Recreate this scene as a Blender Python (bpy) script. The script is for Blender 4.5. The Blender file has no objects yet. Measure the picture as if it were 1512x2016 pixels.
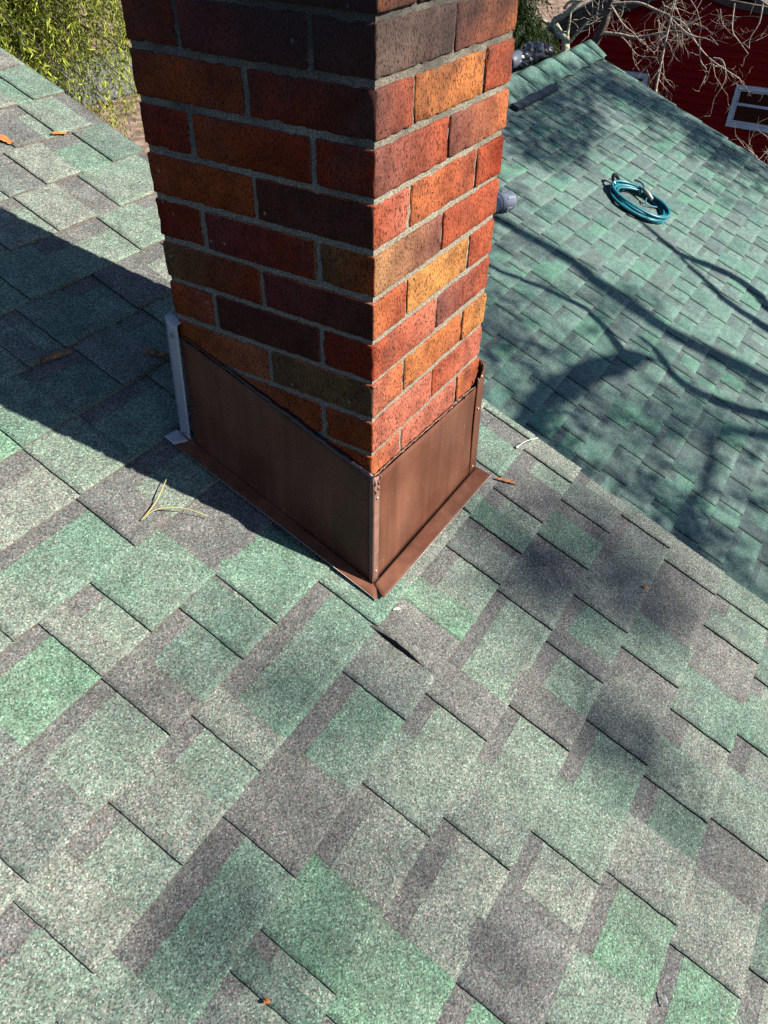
import bpy, bmesh, math, random
from mathutils import Vector, Matrix, noise
random.seed(7)
D = bpy.data
SC = bpy.context.scene
COL = SC.collection

# ------------------------------------------------------------------ camera, sky, sun, exposure
cam_d = D.cameras.new("camera"); cam = D.objects.new("camera", cam_d); COL.objects.link(cam)
RM = ((0.52617843, -0.85019468, 0.01747153), (-0.55275817, -0.3575661, -0.75273162), (0.64621565, 0.38641361, -0.65809563))
CAM = Vector((-0.85493, -0.535474, 0.22059))
m = Matrix(((RM[0][0], -RM[1][0], -RM[2][0], CAM.x), (RM[0][1], -RM[1][1], -RM[2][1], CAM.y),
            (RM[0][2], -RM[1][2], -RM[2][2], CAM.z), (0, 0, 0, 1)))
cam.matrix_world = m
cam_d.sensor_fit = 'VERTICAL'; cam_d.sensor_height = 36.0; cam_d.lens = 1523.03 / 2016 * 36
cam_d.clip_start = 0.02; cam_d.clip_end = 500
SC.camera = cam

EL = math.radians(36); SH = Vector((0.29, -0.957, 0)).normalized()
SUN = Vector((SH.x * math.cos(EL), SH.y * math.cos(EL), math.sin(EL)))
w = D.worlds.new("World"); SC.world = w; w.use_nodes = True
nt = w.node_tree; bg = nt.nodes["Background"]
sky = nt.nodes.new("ShaderNodeTexSky"); sky.sky_type = 'NISHITA'; sky.sun_disc = False
sky.sun_elevation = EL; sky.sun_rotation = math.atan2(SH.x, SH.y); sky.air_density = 0.55; sky.dust_density = 0.2; sky.ozone_density = 2.0
nt.links.new(sky.outputs[0], bg.inputs[0]); bg.inputs[1].default_value = 0.075
sd = D.lights.new("sun", 'SUN'); sd.energy = 5.0; sd.angle = math.radians(0.53); sd.color = (1.0, 0.945, 0.86)
so = D.objects.new("sun", sd); COL.objects.link(so); so.rotation_euler = SUN.to_track_quat('Z', 'Y').to_euler()
so.location = (2, -6, 8)
SC.view_settings.view_transform = 'Standard'; SC.view_settings.look = 'None'
SC.view_settings.gamma = 1.0; SC.view_settings.exposure = 1.03
SC.cycles.use_denoising = False
SC.cycles.diffuse_bounces = 0

# ------------------------------------------------------------------ helpers
def tag(o, label=None, cat=None, group=None, kind=None):
    if label: o["label"] = label
    if cat: o["category"] = cat
    if group: o["group"] = group
    if kind: o["kind"] = kind
    return o

def thing(name, label, cat, loc=(0, 0, 0), group=None):
    o = D.objects.new(name, None); COL.objects.link(o); o.location = loc; o.empty_display_size = 0.05
    return tag(o, label, cat, group)

class MB:
    """collects verts/faces with material slot and one colour per face corner, builds ONE mesh object"""
    def __init__(s): s.v = []; s.f = []; s.mi = []; s.c = []; s.sm = []
    def face(s, idx, col=(1, 1, 1), mi=0, smooth=False, cols=None):
        s.f.append(idx); s.mi.append(mi); s.sm.append(smooth)
        s.c.extend(cols if cols else [col] * len(idx))
    def quad(s, a, b, c, d, col=(1, 1, 1), mi=0):
        n = len(s.v); s.v += [tuple(a), tuple(b), tuple(c), tuple(d)]; s.face((n, n + 1, n + 2, n + 3), col, mi)
    def poly(s, pts, col=(1, 1, 1), mi=0):
        n = len(s.v); s.v += [tuple(p) for p in pts]; s.face(tuple(range(n, n + len(pts))), col, mi)
    def prism(s, pts, d, col=(1, 1, 1), mi=0):
        """polygon pts extruded by vector d"""
        d = Vector(d); A = [Vector(p) for p in pts]; Bq = [p + d for p in A]; k = len(A)
        n = len(s.v); s.v += [tuple(p) for p in A + Bq]
        s.face(tuple(range(n, n + k))[::-1], col, mi); s.face(tuple(range(n + k, n + 2 * k)), col, mi)
        for i in range(k):
            j = (i + 1) % k
            s.face((n + i, n + j, n + k + j, n + k + i), col, mi)
    def box(s, lo, hi, col=(1, 1, 1), mi=0):
        x0, y0, z0 = lo; x1, y1, z1 = hi
        s.prism([(x0, y0, z0), (x1, y0, z0), (x1, y1, z0), (x0, y1, z0)], (0, 0, z1 - z0), col, mi)
    def tube(s, pts, rad, seg=8, col=(1, 1, 1), mi=0, cap=True):
        P = [Vector(p) for p in pts]; n0 = len(s.v); k = len(P)
        R = rad if isinstance(rad, (list, tuple)) else [rad] * k
        up = Vector((0, 0, 1)); prev = None
        for i in range(k):
            t = (P[min(i + 1, k - 1)] - P[max(i - 1, 0)])
            t = t.normalized() if t.length > 1e-9 else up
            if prev is None:
                a = t.cross(up if abs(t.z) < .9 else Vector((1, 0, 0))).normalized()
            else:
                a = (prev - t * prev.dot(t)); a = a.normalized() if a.length > 1e-6 else t.orthogonal().normalized()
            prev = a; b = t.cross(a)
            for j in range(seg):
                an = 2 * math.pi * j / seg
                s.v.append(tuple(P[i] + (a * math.cos(an) + b * math.sin(an)) * R[i]))
        for i in range(k - 1):
            for j in range(seg):
                j2 = (j + 1) % seg
                s.face((n0 + i * seg + j, n0 + i * seg + j2, n0 + (i + 1) * seg + j2, n0 + (i + 1) * seg + j), col, mi, True)
        if cap:
            s.face(tuple(n0 + j for j in range(seg))[::-1], col, mi); s.face(tuple(n0 + (k - 1) * seg + j for j in range(seg)), col, mi)
    def build(s, name, mats, parent=None):
        me = D.meshes.new(name); me.from_pydata(s.v, [], s.f); me.update()
        mats = mats if isinstance(mats, (list, tuple)) else [mats]
        for mt in mats: me.materials.append(mt)
        me.polygons.foreach_set("material_index", s.mi); me.polygons.foreach_set("use_smooth", s.sm)
        ca = me.color_attributes.new("Col", 'FLOAT_COLOR', 'CORNER')
        flat = []
        for c in s.c: flat += [c[0], c[1], c[2], 1.0]
        ca.data.foreach_set("color", flat)
        o = D.objects.new(name, me); COL.objects.link(o)
        if parent: o.parent = parent; o.matrix_parent_inverse = Matrix.Translation(-Vector(parent.location))
        return o

def smooth_pts(P, n=4):
    P = [Vector(p) for p in P]; out = []
    for i in range(len(P) - 1):
        p0 = P[max(i - 1, 0)]; p1 = P[i]; p2 = P[i + 1]; p3 = P[min(i + 2, len(P) - 1)]
        for k in range(n):
            t = k / n
            out.append(0.5 * ((2 * p1) + (p2 - p0) * t + (2 * p0 - 5 * p1 + 4 * p2 - p3) * t * t + (3 * p1 - p0 - 3 * p2 + p3) * t ** 3))
    out.append(P[-1]); return out

def nz(x, y=0.0, z=0.0): return noise.noise(Vector((x, y, z)))

# ------------------------------------------------------------------ materials
def mat(name):
    mt = D.materials.new(name); mt.use_nodes = True; t = mt.node_tree
    return mt, t, t.nodes["Principled BSDF"], t.nodes, t.links

def N(nodes, typ, **kw):
    n = nodes.new(typ)
    for k, v in kw.items():
        if k.startswith("i_"): n.inputs[k[2:]].default_value = v
        else: setattr(n, k, v)
    return n

def ramp(nodes, stops, interp='LINEAR'):
    r = nodes.new("ShaderNodeValToRGB"); r.color_ramp.interpolation = interp
    e = r.color_ramp.elements
    while len(e) > 1: e.remove(e[-1])
    e[0].position, e[0].color = stops[0][0], tuple(stops[0][1]) + (1,) if len(stops[0][1]) == 3 else stops[0][1]
    for p, c in stops[1:]:
        q = e.new(p); q.color = tuple(c) + (1,)
    return r

def mix(nodes, links, fac, a, b, bt='MIX'):
    n = nodes.new("ShaderNodeMix"); n.data_type = 'RGBA'; n.blend_type = bt
    for key, val in ((0, fac), (6, a), (7, b)):
        if hasattr(val, "links"): links.new(val, n.inputs[key])
        elif key == 0: n.inputs[0].default_value = val
        else: n.inputs[key].default_value = tuple(val) + (1,)
    return n.outputs[2]

def simple(name, col, rough=0.6, metal=0.0, spec=0.5, nscale=0, namt=0.0, bump=0.0):
    mt, t, b, n, l = mat(name)
    b.inputs["Base Color"].default_value = (*col, 1); b.inputs["Roughness"].default_value = rough
    b.inputs["Metallic"].default_value = metal; b.inputs["Specular IOR Level"].default_value = spec
    if nscale:
        tc = N(n, "ShaderNodeTexCoord"); no = N(n, "ShaderNodeTexNoise"); no.inputs["Scale"].default_value = nscale; no.inputs["Detail"].default_value = 6
        l.new(tc.outputs["Object"], no.inputs["Vector"])
        lo = tuple(c * (1 - namt) for c in col); hi = tuple(min(1, c * (1 + namt)) for c in col)
        r = ramp(n, [(0.3, lo), (0.7, hi)]); l.new(no.outputs[0], r.inputs[0]); l.new(r.outputs[0], b.inputs["Base Color"])
        if bump:
            bp = N(n, "ShaderNodeBump"); bp.inputs["Strength"].default_value = bump; bp.inputs["Distance"].default_value = 0.01
            l.new(no.outputs[0], bp.inputs["Height"]); l.new(bp.outputs[0], b.inputs["Normal"])
    return mt

# asphalt granules
def shingle_mat(name, cell, grey=(0.222, 0.204, 0.188), k=1.0):
    mt, t, b, n, l = mat(name)
    at = N(n, "ShaderNodeVertexColor", layer_name="Col"); tc = N(n, "ShaderNodeTexCoord")
    # weathering and blend drift inside a tab
    n1 = N(n, "ShaderNodeTexNoise"); n1.inputs["Scale"].default_value = 7; n1.inputs["Detail"].default_value = 5
    l.new(tc.outputs["Object"], n1.inputs["Vector"])
    r1 = ramp(n, [(0.35, (0.0, 0.0, 0.0)), (0.74, (0.55, 0.55, 0.55))]); l.new(n1.outputs[0], r1.inputs[0])
    base = mix(n, l, r1.outputs[0], at.outputs[0], grey)
    n2 = N(n, "ShaderNodeTexNoise"); n2.inputs["Scale"].default_value = 26; n2.inputs["Detail"].default_value = 4
    l.new(tc.outputs["Object"], n2.inputs["Vector"])
    r2 = ramp(n, [(0.3, (0.80, 0.80, 0.80)), (0.7, (1.18, 1.18, 1.18))]); l.new(n2.outputs[0], r2.inputs[0])
    base = mix(n, l, 1.0, base, r2.outputs[0], 'MULTIPLY')
    # granules: every cell its own mineral colour
    vo = N(n, "ShaderNodeTexVoronoi"); vo.inputs["Scale"].default_value = 1 / cell
    l.new(tc.outputs["Object"], vo.inputs["Vector"])
    sp = N(n, "ShaderNodeSeparateColor"); l.new(vo.outputs["Color"], sp.inputs[0])
    gv = lambda q: tuple(1 + (v_ - 1) * k for v_ in q)
    gr = ramp(n, [(0.0, gv((0.36, 0.36, 0.38))), (0.14, gv((0.56, 0.56, 0.58))), (0.34, gv((0.82, 0.82, 0.82))), (0.6, gv((1.05, 1.05, 1.05))), (0.84, gv((1.34, 1.34, 1.33))), (0.955, gv((1.9, 1.87, 1.84)))], 'CONSTANT')
    l.new(sp.outputs[0], gr.inputs[0])
    c2 = mix(n, l, 1.0, base, gr.outputs[0], 'MULTIPLY')
    gh = ramp(n, [(0.0, (0.82, 1.10, 0.95)), (0.5, (1, 1, 1)), (0.8, (1.16, 0.95, 0.90))], 'CONSTANT'); l.new(sp.outputs[1], gh.inputs[0])
    c3 = mix(n, l, 0.8, c2, gh.outputs[0], 'MULTIPLY')
    l.new(c3, b.inputs["Base Color"])
    b.inputs["Roughness"].default_value = 0.85; b.inputs["Specular IOR Level"].default_value = 0.35
    bp = N(n, "ShaderNodeBump"); bp.inputs["Strength"].default_value = 0.55; bp.inputs["Distance"].default_value = cell * 0.6
    l.new(sp.outputs[2], bp.inputs["Height"]); l.new(bp.outputs[0], b.inputs["Normal"])
    return mt
M_SH = shingle_mat("asphalt_shingle", 0.0021)
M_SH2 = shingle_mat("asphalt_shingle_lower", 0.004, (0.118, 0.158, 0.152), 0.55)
M_EDGE = simple("shingle_cut_edge", (0.022, 0.022, 0.023), 0.9)
M_BUTT = simple("shingle_butt_edge", (0.185, 0.155, 0.125), 0.9, nscale=160, namt=0.6)
M_DECK = simple("roof_deck_wood", (0.12, 0.09, 0.06), 0.8, nscale=20, namt=0.3)

# brick
def brick_mat():
    mt, t, b, n, l = mat("wire_cut_brick")
    at = N(n, "ShaderNodeVertexColor", layer_name="Col"); tc = N(n, "ShaderNodeTexCoord")
    mp = N(n, "ShaderNodeMapping"); mp.inputs["Scale"].default_value = (1, 1, 0.38); l.new(tc.outputs["Object"], mp.inputs[0])
    pit = N(n, "ShaderNodeTexNoise"); pit.inputs["Scale"].default_value = 520; pit.inputs["Detail"].default_value = 3; pit.inputs["Roughness"].default_value = 0.6
    l.new(mp.outputs[0], pit.inputs["Vector"])
    pr = ramp(n, [(0.36, (0, 0, 0)), (0.44, (1, 1, 1))]); l.new(pit.outputs[0], pr.inputs[0])
    big = N(n, "ShaderNodeTexNoise"); big.inputs["Scale"].default_value = 22; big.inputs["Detail"].default_value = 7
    l.new(tc.outputs["Object"], big.inputs["Vector"])
    br = ramp(n, [(0.28, (0.55, 0.50, 0.48)), (0.55, (1, 1, 1)), (0.78, (1.3, 1.22, 1.1))]); l.new(big.outputs[0], br.inputs[0])
    c1 = mix(n, l, 1.0, at.outputs[0], br.outputs[0], 'MULTIPLY')
    fine = N(n, "ShaderNodeTexNoise"); fine.inputs["Scale"].default_value = 700; fine.inputs["Detail"].default_value = 2
    l.new(tc.outputs["Object"], fine.inputs["Vector"])
    fr = ramp(n, [(0.3, (0.72, 0.70, 0.68)), (0.7, (1.25, 1.25, 1.22))]); l.new(fine.outputs[0], fr.inputs[0])
    c1 = mix(n, l, 1.0, c1, fr.outputs[0], 'MULTIPLY')
    hn = N(n, "ShaderNodeTexNoise"); hn.inputs["Scale"].default_value = 13; hn.inputs["Detail"].default_value = 5; hn.inputs["Roughness"].default_value = 0.65
    l.new(tc.outputs["Object"], hn.inputs["Vector"])
    hr = ramp(n, [(0.50, (0, 0, 0)), (0.72, (0.6, 0.6, 0.6))]); l.new(hn.outputs[0], hr.inputs[0])
    c1 = mix(n, l, hr.outputs[0], c1, (0.110, 0.045, 0.034))
    c2 = mix(n, l, pr.outputs[0], (0.030, 0.020, 0.016), c1)  # shade inside the pits painted as dark specks
    # mortar smears and lichen specks
    vo = N(n, "ShaderNodeTexVoronoi"); vo.inputs["Scale"].default_value = 34; l.new(tc.outputs["Object"], vo.inputs["Vector"])
    vr = ramp(n, [(0.0, (0.8, 0.8, 0.8)), (0.07, (0.6, 0.6, 0.6)), (0.10, (0, 0, 0))]); l.new(vo.outputs["Distance"], vr.inputs[0])
    sp = N(n, "ShaderNodeSeparateColor"); l.new(vo.outputs["Color"], sp.inputs[0])
    gate = ramp(n, [(0.0, (0, 0, 0)), (0.93, (1, 1, 1))], 'CONSTANT'); l.new(sp.outputs[0], gate.inputs[0])
    fac = mix(n, l, 1.0, vr.outputs[0], gate.outputs[0], 'MULTIPLY')
    c3 = mix(n, l, fac, c2, (0.36, 0.34, 0.28))
    # soot that ran down from the top courses, with an uneven lower edge
    sx = N(n, "ShaderNodeSeparateXYZ"); l.new(tc.outputs["Object"], sx.inputs[0])
    sn = N(n, "ShaderNodeTexNoise"); sn.inputs["Scale"].default_value = 9; sn.inputs["Detail"].default_value = 6; l.new(tc.outputs["Object"], sn.inputs["Vector"])
    ma = N(n, "ShaderNodeMath", operation='MULTIPLY_ADD'); ma.inputs[1].default_value = 0.42; l.new(sn.outputs[0], ma.inputs[0]); l.new(sx.outputs[2], ma.inputs[2])
    sr = ramp(n, [(0.13, (0, 0, 0)), (0.30, (0.80, 0.80, 0.80))]); l.new(ma.outputs[0], sr.inputs[0])
    c4 = mix(n, l, sr.outputs[0], c3, (0.030, 0.022, 0.020))
    l.new(c4, b.inputs["Base Color"]); b.inputs["Roughness"].default_value = 0.85; b.inputs["Specular IOR Level"].default_value = 0.1
    bp = N(n, "ShaderNodeBump"); bp.inputs["Strength"].default_value = 0.9; bp.inputs["Distance"].default_value = 0.0016
    l.new(pr.outputs[0], bp.inputs["Height"])
    bp2 = N(n, "ShaderNodeBump"); bp2.inputs["Strength"].default_value = 0.5; bp2.inputs["Distance"].default_value = 0.001
    l.new(fine.outputs[0], bp2.inputs["Height"]); l.new(bp.outputs[0], bp2.inputs["Normal"]); l.new(bp2.outputs[0], b.inputs["Normal"])
    return mt
M_BRICK = brick_mat()

def mortar_mat():
    mt, t, b, n, l = mat("lime_mortar")
    tc = N(n, "ShaderNodeTexCoord")
    f = N(n, "ShaderNodeTexNoise"); f.inputs["Scale"].default_value = 420; f.inputs["Detail"].default_value = 3; l.new(tc.outputs["Object"], f.inputs["Vector"])
    r = ramp(n, [(0.3, (0.10, 0.086, 0.066)), (0.5, (0.25, 0.220, 0.165)), (0.72, (0.42, 0.375, 0.285))]); l.new(f.outputs[0], r.inputs[0])
    sx = N(n, "ShaderNodeSeparateXYZ"); l.new(tc.outputs["Object"], sx.inputs[0])
    sn = N(n, "ShaderNodeTexNoise"); sn.inputs["Scale"].default_value = 11; sn.inputs["Detail"].default_value = 6; l.new(tc.outputs["Object"], sn.inputs["Vector"])
    ma = N(n, "ShaderNodeMath", operation='MULTIPLY_ADD'); ma.inputs[1].default_value = 0.5; l.new(sn.outputs[0], ma.inputs[0]); l.new(sx.outputs[2], ma.inputs[2])
    sr = ramp(n, [(0.10, (0, 0, 0)), (0.32, (0.85, 0.85, 0.85))]); l.new(ma.outputs[0], sr.inputs[0])
    c = mix(n, l, sr.outputs[0], r.outputs[0], (0.035, 0.034, 0.032))
    l.new(c, b.inputs["Base Color"]); b.inputs["Roughness"].default_value = 0.95; b.inputs["Specular IOR Level"].default_value = 0.08
    bp = N(n, "ShaderNodeBump"); bp.inputs["Strength"].default_value = 1.0; bp.inputs["Distance"].default_value = 0.002
    l.new(f.outputs[0], bp.inputs["Height"]); l.new(bp.outputs[0], b.inputs["Normal"])
    return mt
M_MORTAR = mortar_mat()

def painted_metal():
    mt, t, b, n, l = mat("brown_coil_metal")
    tc = N(n, "ShaderNodeTexCoord")
    f = N(n, "ShaderNodeTexNoise"); f.inputs["Scale"].default_value = 6.5; f.inputs["Detail"].default_value = 8; l.new(tc.outputs["Object"], f.inputs["Vector"])
    r = ramp(n, [(0.3, (0.088, 0.032, 0.018)), (0.7, (0.168, 0.072, 0.044))]); l.new(f.outputs[0], r.inputs[0])  # blotchy sheen of the panel painted into the brown
    # handling scuffs
    mp = N(n, "ShaderNodeMapping"); mp.inputs["Scale"].default_value = (1, 1, 0.35); l.new(tc.outputs["Object"], mp.inputs[0])
    s = N(n, "ShaderNodeTexNoise"); s.inputs["Scale"].default_value = 75; s.inputs["Detail"].default_value = 8; s.inputs["Roughness"].default_value = 0.7; l.new(mp.outputs[0], s.inputs["Vector"])
    sr = ramp(n, [(0.63, (0, 0, 0)), (0.74, (0.55, 0.55, 0.55))]); l.new(s.outputs[0], sr.inputs[0])
    m2 = N(n, "ShaderNodeMapping"); m2.inputs["Scale"].default_value = (1, 1, 0.06); l.new(tc.outputs["Object"], m2.inputs[0])
    st_ = N(n, "ShaderNodeTexNoise"); st_.inputs["Scale"].default_value = 45; st_.inputs["Detail"].default_value = 5; l.new(m2.outputs[0], st_.inputs["Vector"])
    s2 = ramp(n, [(0.3, (0.80, 0.80, 0.80)), (0.7, (1.22, 1.20, 1.18))]); l.new(st_.outputs[0], s2.inputs[0])
    c0 = mix(n, l, 1.0, r.outputs[0], s2.outputs[0], 'MULTIPLY')
    c = mix(n, l, sr.outputs[0], c0, (0.32, 0.21, 0.15)); l.new(c, b.inputs["Base Color"])
    rr = ramp(n, [(0.3, (0.30,) * 3), (0.7, (0.46,) * 3)]); l.new(f.outputs[0], rr.inputs[0]); l.new(rr.outputs[0], b.inputs["Roughness"])
    b.inputs["Metallic"].default_value = 0.0; b.inputs["Specular IOR Level"].default_value = 0.13
    return mt
M_BROWN = painted_metal()
M_BROWN2 = simple("highlight_brown_metal", (0.215, 0.115, 0.082), 0.42, 0.0, 0.3, nscale=60, namt=0.25)  # lighter copy of the flashing brown, paints a highlight on the near corner strip
M_ALU = simple("grey_mill_metal", (0.36, 0.37, 0.40), 0.4, 0.1, nscale=8, namt=0.06)
M_RAW = simple("raw_metal_edge", (0.45, 0.38, 0.33), 0.45, 0.2)
M_SEAL = simple("dark_sealant", (0.018, 0.010, 0.016), 0.35, nscale=90, namt=0.5, bump=0.3)
M_CLEAR = simple("smeared_clear_sealant", (0.20, 0.11, 0.08), 0.22, nscale=120, namt=0.6, bump=0.4)
M_TEAL = simple("teal_hose_rubber", (0.010, 0.150, 0.185), 0.38, nscale=25, namt=0.25)
M_BLACKG = simple("black_glossy_plastic", (0.008, 0.008, 0.009), 0.16)
M_BRASS = simple("pale_hose_fitting", (0.55, 0.50, 0.40), 0.35, 0.3)
M_PIPE = simple("grey_plastic_pipe", (0.17, 0.195, 0.25), 0.36, nscale=30, namt=0.15)
M_TAPE = simple("silver_tape", (0.07, 0.08, 0.10), 0.5, 0.0)
M_BARK1 = simple("fallen_bark", (0.21, 0.105, 0.05), 0.9, nscale=120, namt=0.6, bump=0.5)
M_LEAF = simple("dry_orange_leaf", (0.42, 0.15, 0.04), 0.8, nscale=90, namt=0.4)
M_NEEDLE = simple("dry_pine_needle", (0.42, 0.38, 0.14), 0.6)
M_FLECK = simple("pale_fleck", (0.70, 0.68, 0.60), 0.7)
M_TWIG = simple("pale_twig_bark", (0.36, 0.29, 0.22), 0.9, nscale=40, namt=0.45, bump=0.4)
M_TWIGD = simple("grey_brown_bark", (0.075, 0.055, 0.042), 0.95, nscale=22, namt=0.5, bump=0.5)
M_LICHEN = simple("lichen_pale_bark", (0.40, 0.38, 0.25), 0.95, nscale=28, namt=0.45, bump=0.5)

def foliage_mat(name, dark, lightc):
    mt, t, b, n, l = mat(name)
    at = N(n, "ShaderNodeVertexColor", layer_name="Col")
    c = mix(n, l, at.outputs[0], dark, lightc); l.new(c, b.inputs["Base Color"])
    b.inputs["Roughness"].default_value = 0.6; b.inputs["Specular IOR Level"].default_value = 0.3
    tr = N(n, "ShaderNodeBsdfTranslucent"); l.new(c, tr.inputs[0]); ms = N(n, "ShaderNodeMixShader"); ms.inputs[0].default_value = 0.35
    out = n["Material Output"]; l.new(b.outputs[0], ms.inputs[1]); l.new(tr.outputs[0], ms.inputs[2]); l.new(ms.outputs[0], out.inputs[0])
    return mt
M_FOL = foliage_mat("yellow_green_spray", (0.035, 0.070, 0.010), (0.56, 0.60, 0.075))
M_FOLD = foliage_mat("dark_green_spray", (0.012, 0.035, 0.010), (0.06, 0.09, 0.02))
M_NFOL = foliage_mat("pine_needle_tuft", (0.03, 0.05, 0.02), (0.06, 0.09, 0.03))

# ------------------------------------------------------------------ colours of the shingle blend
G = (0.138, 0.208, 0.162); GD = (0.112, 0.165, 0.134); GB = (0.145, 0.245, 0.168); L = (0.214, 0.224, 0.194); LG = (0.180, 0.222, 0.182)
DK = (0.126, 0.119, 0.120); DB = (0.155, 0.143, 0.137); M_ = (0.142, 0.153, 0.142); BAND = (0.132, 0.122, 0.122)
PAL = [G, GD, GB, L, LG, LG, L, DK, DB, M_]

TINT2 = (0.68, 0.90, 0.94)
class Roof:
    def __init__(s, z0, b, tint=None): s.z0 = z0; s.b = b; s.tint = tint; s.n = Vector((0, -b, 1)).normalized()
    def P(s, x, y, h=0.0):
        return Vector((x, y, s.z0 + s.b * y)) + s.n * h
R1 = Roof(-0.843, 0.385); R2 = Roof(-2.043, 0.385, TINT2)

def seg_patch(mb, R, x0, x1, y0, y1, hb, ht, col, cell, seed, skirt=(1, 1, 1), lift=0.0, curl=0.0, jit=0.0009):
    """one piece of shingle surface between x0..x1 (along the course) and y0 (butt) .. y1"""
    nx = max(1, int(round((x1 - x0) / cell))); ny = max(1, int(round((y1 - y0) / cell)))
    n0 = len(mb.v)
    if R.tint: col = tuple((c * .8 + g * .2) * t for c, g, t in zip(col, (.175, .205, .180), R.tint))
    for j in range(ny + 1):
        for i in range(nx + 1):
            u = i / nx; v = j / ny
            x = x0 + (x1 - x0) * u; y = y0 + (y1 - y0) * v
            h = hb + (ht - hb) * v
            h += 0.0007 * nz(x * 9, y * 9, seed) + 0.0004 * nz(x * 40, y * 40, seed) + lift * max(0.0, math.sin(math.pi * min(1.0, max(0.0, (v - .18) / .80)))) * max(0.0, 1 - 1.6 * u) + curl * (1 - v) ** 3
            if j == 0 and jit: y += jit * 1.6 * nz(x * 55, seed, 1.3) + jit * nz(x * 190, seed, 2.0)
            if i in (0, nx) and jit: x += jit * 1.4 * nz(y * 60, seed, 5.1 + i) + jit * nz(y * 200, seed, 7.1)
            mb.v.append(tuple(R.P(x, y, h)))
    def idx(i, j): return n0 + j * (nx + 1) + i
    for j in range(ny):
        for i in range(nx):
            mb.face((idx(i, j), idx(i + 1, j), idx(i + 1, j + 1), idx(i, j + 1)), col, 0, True)
    def strip(a, d, mi):
        base = len(mb.v)
        for q in a: mb.v.append(tuple(Vector(mb.v[q]) - R.n * d))
        for k in range(len(a) - 1):
            mb.face((a[k + 1], a[k], base + k, base + k + 1), (1, 1, 1), mi)
    if skirt[0]: strip([idx(0, j) for j in range(ny + 1)][::-1], 0.0085 + lift, 1)
    if skirt[1]: strip([idx(nx, j) for j in range(ny + 1)], 0.0085, 1)
    if skirt[2]: strip([idx(i, 0) for i in range(nx + 1)], 0.0085 + lift * 0.6, 2)

def course(mb, R, y0, y1, xa, xb, tabs, gapcols, cell, seed, T=0.0050, TT=0.0031):
    """tabs: (x_left, x_right, colour[, lift]); between them the under layer shows, with its dark printed band"""
    tabs = [t for t in tabs if t[1] > xa and t[0] < xb]
    xs = xa; k = 0; gi = 0
    def gap(g0, g1):
        if g1 - g0 < 0.006: return
        c = None
        for (q0, q1, cc) in gapcols:
            if q0 <= (g0 + g1) / 2 <= q1: c = cc
        rnd = random.Random(hash((round(g0, 3), seed)) % 99991)
        if c is None: c = rnd.choice([G, L, LG, GB, LG, M_])
        bw = (y1 - y0) * rnd.uniform(0.2, 0.33); ym = y1 - bw; hm = 0.001 + (T - 0.001) * (bw / (y1 - y0))
        seg_patch(mb, R, g0, g1, y0, ym, T, hm, c, cell, seed + g0, (0, 0, 1))
        seg_patch(mb, R, g0, g1, ym, y1 + 0.012, hm, 0.001, BAND, cell, seed + g0 + .5, (0, 0, 0))
    for t in sorted(tabs):
        l_, r_ = max(t[0], xa), min(t[1], xb)
        if l_ > xs: gap(xs, l_)
        seg_patch(mb, R, l_, r_, y0, y1 + 0.012, T + TT, 0.0042, t[2], cell, seed + l_ * 3, (1, 1, 1), t[3] if len(t) > 3 else 0.0, random.Random(int(l_ * 977)).uniform(0, 0.0012))
        xs = r_
    if xs < xb: gap(xs, xb)

def rand_tabs(rnd, xa, xb):
    out = []; x = xa + rnd.uniform(-0.1, 0.1)
    while x < xb:
        wd = rnd.choice([0.07, 0.1, 0.13, 0.16, 0.19, 0.22]) * rnd.uniform(0.9, 1.1); gp = rnd.choice([0.05, 0.08, 0.11, 0.14, 0.17])
        out.append((x, x + wd, rnd.choice(PAL))); x += wd + gp
    return out

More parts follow.
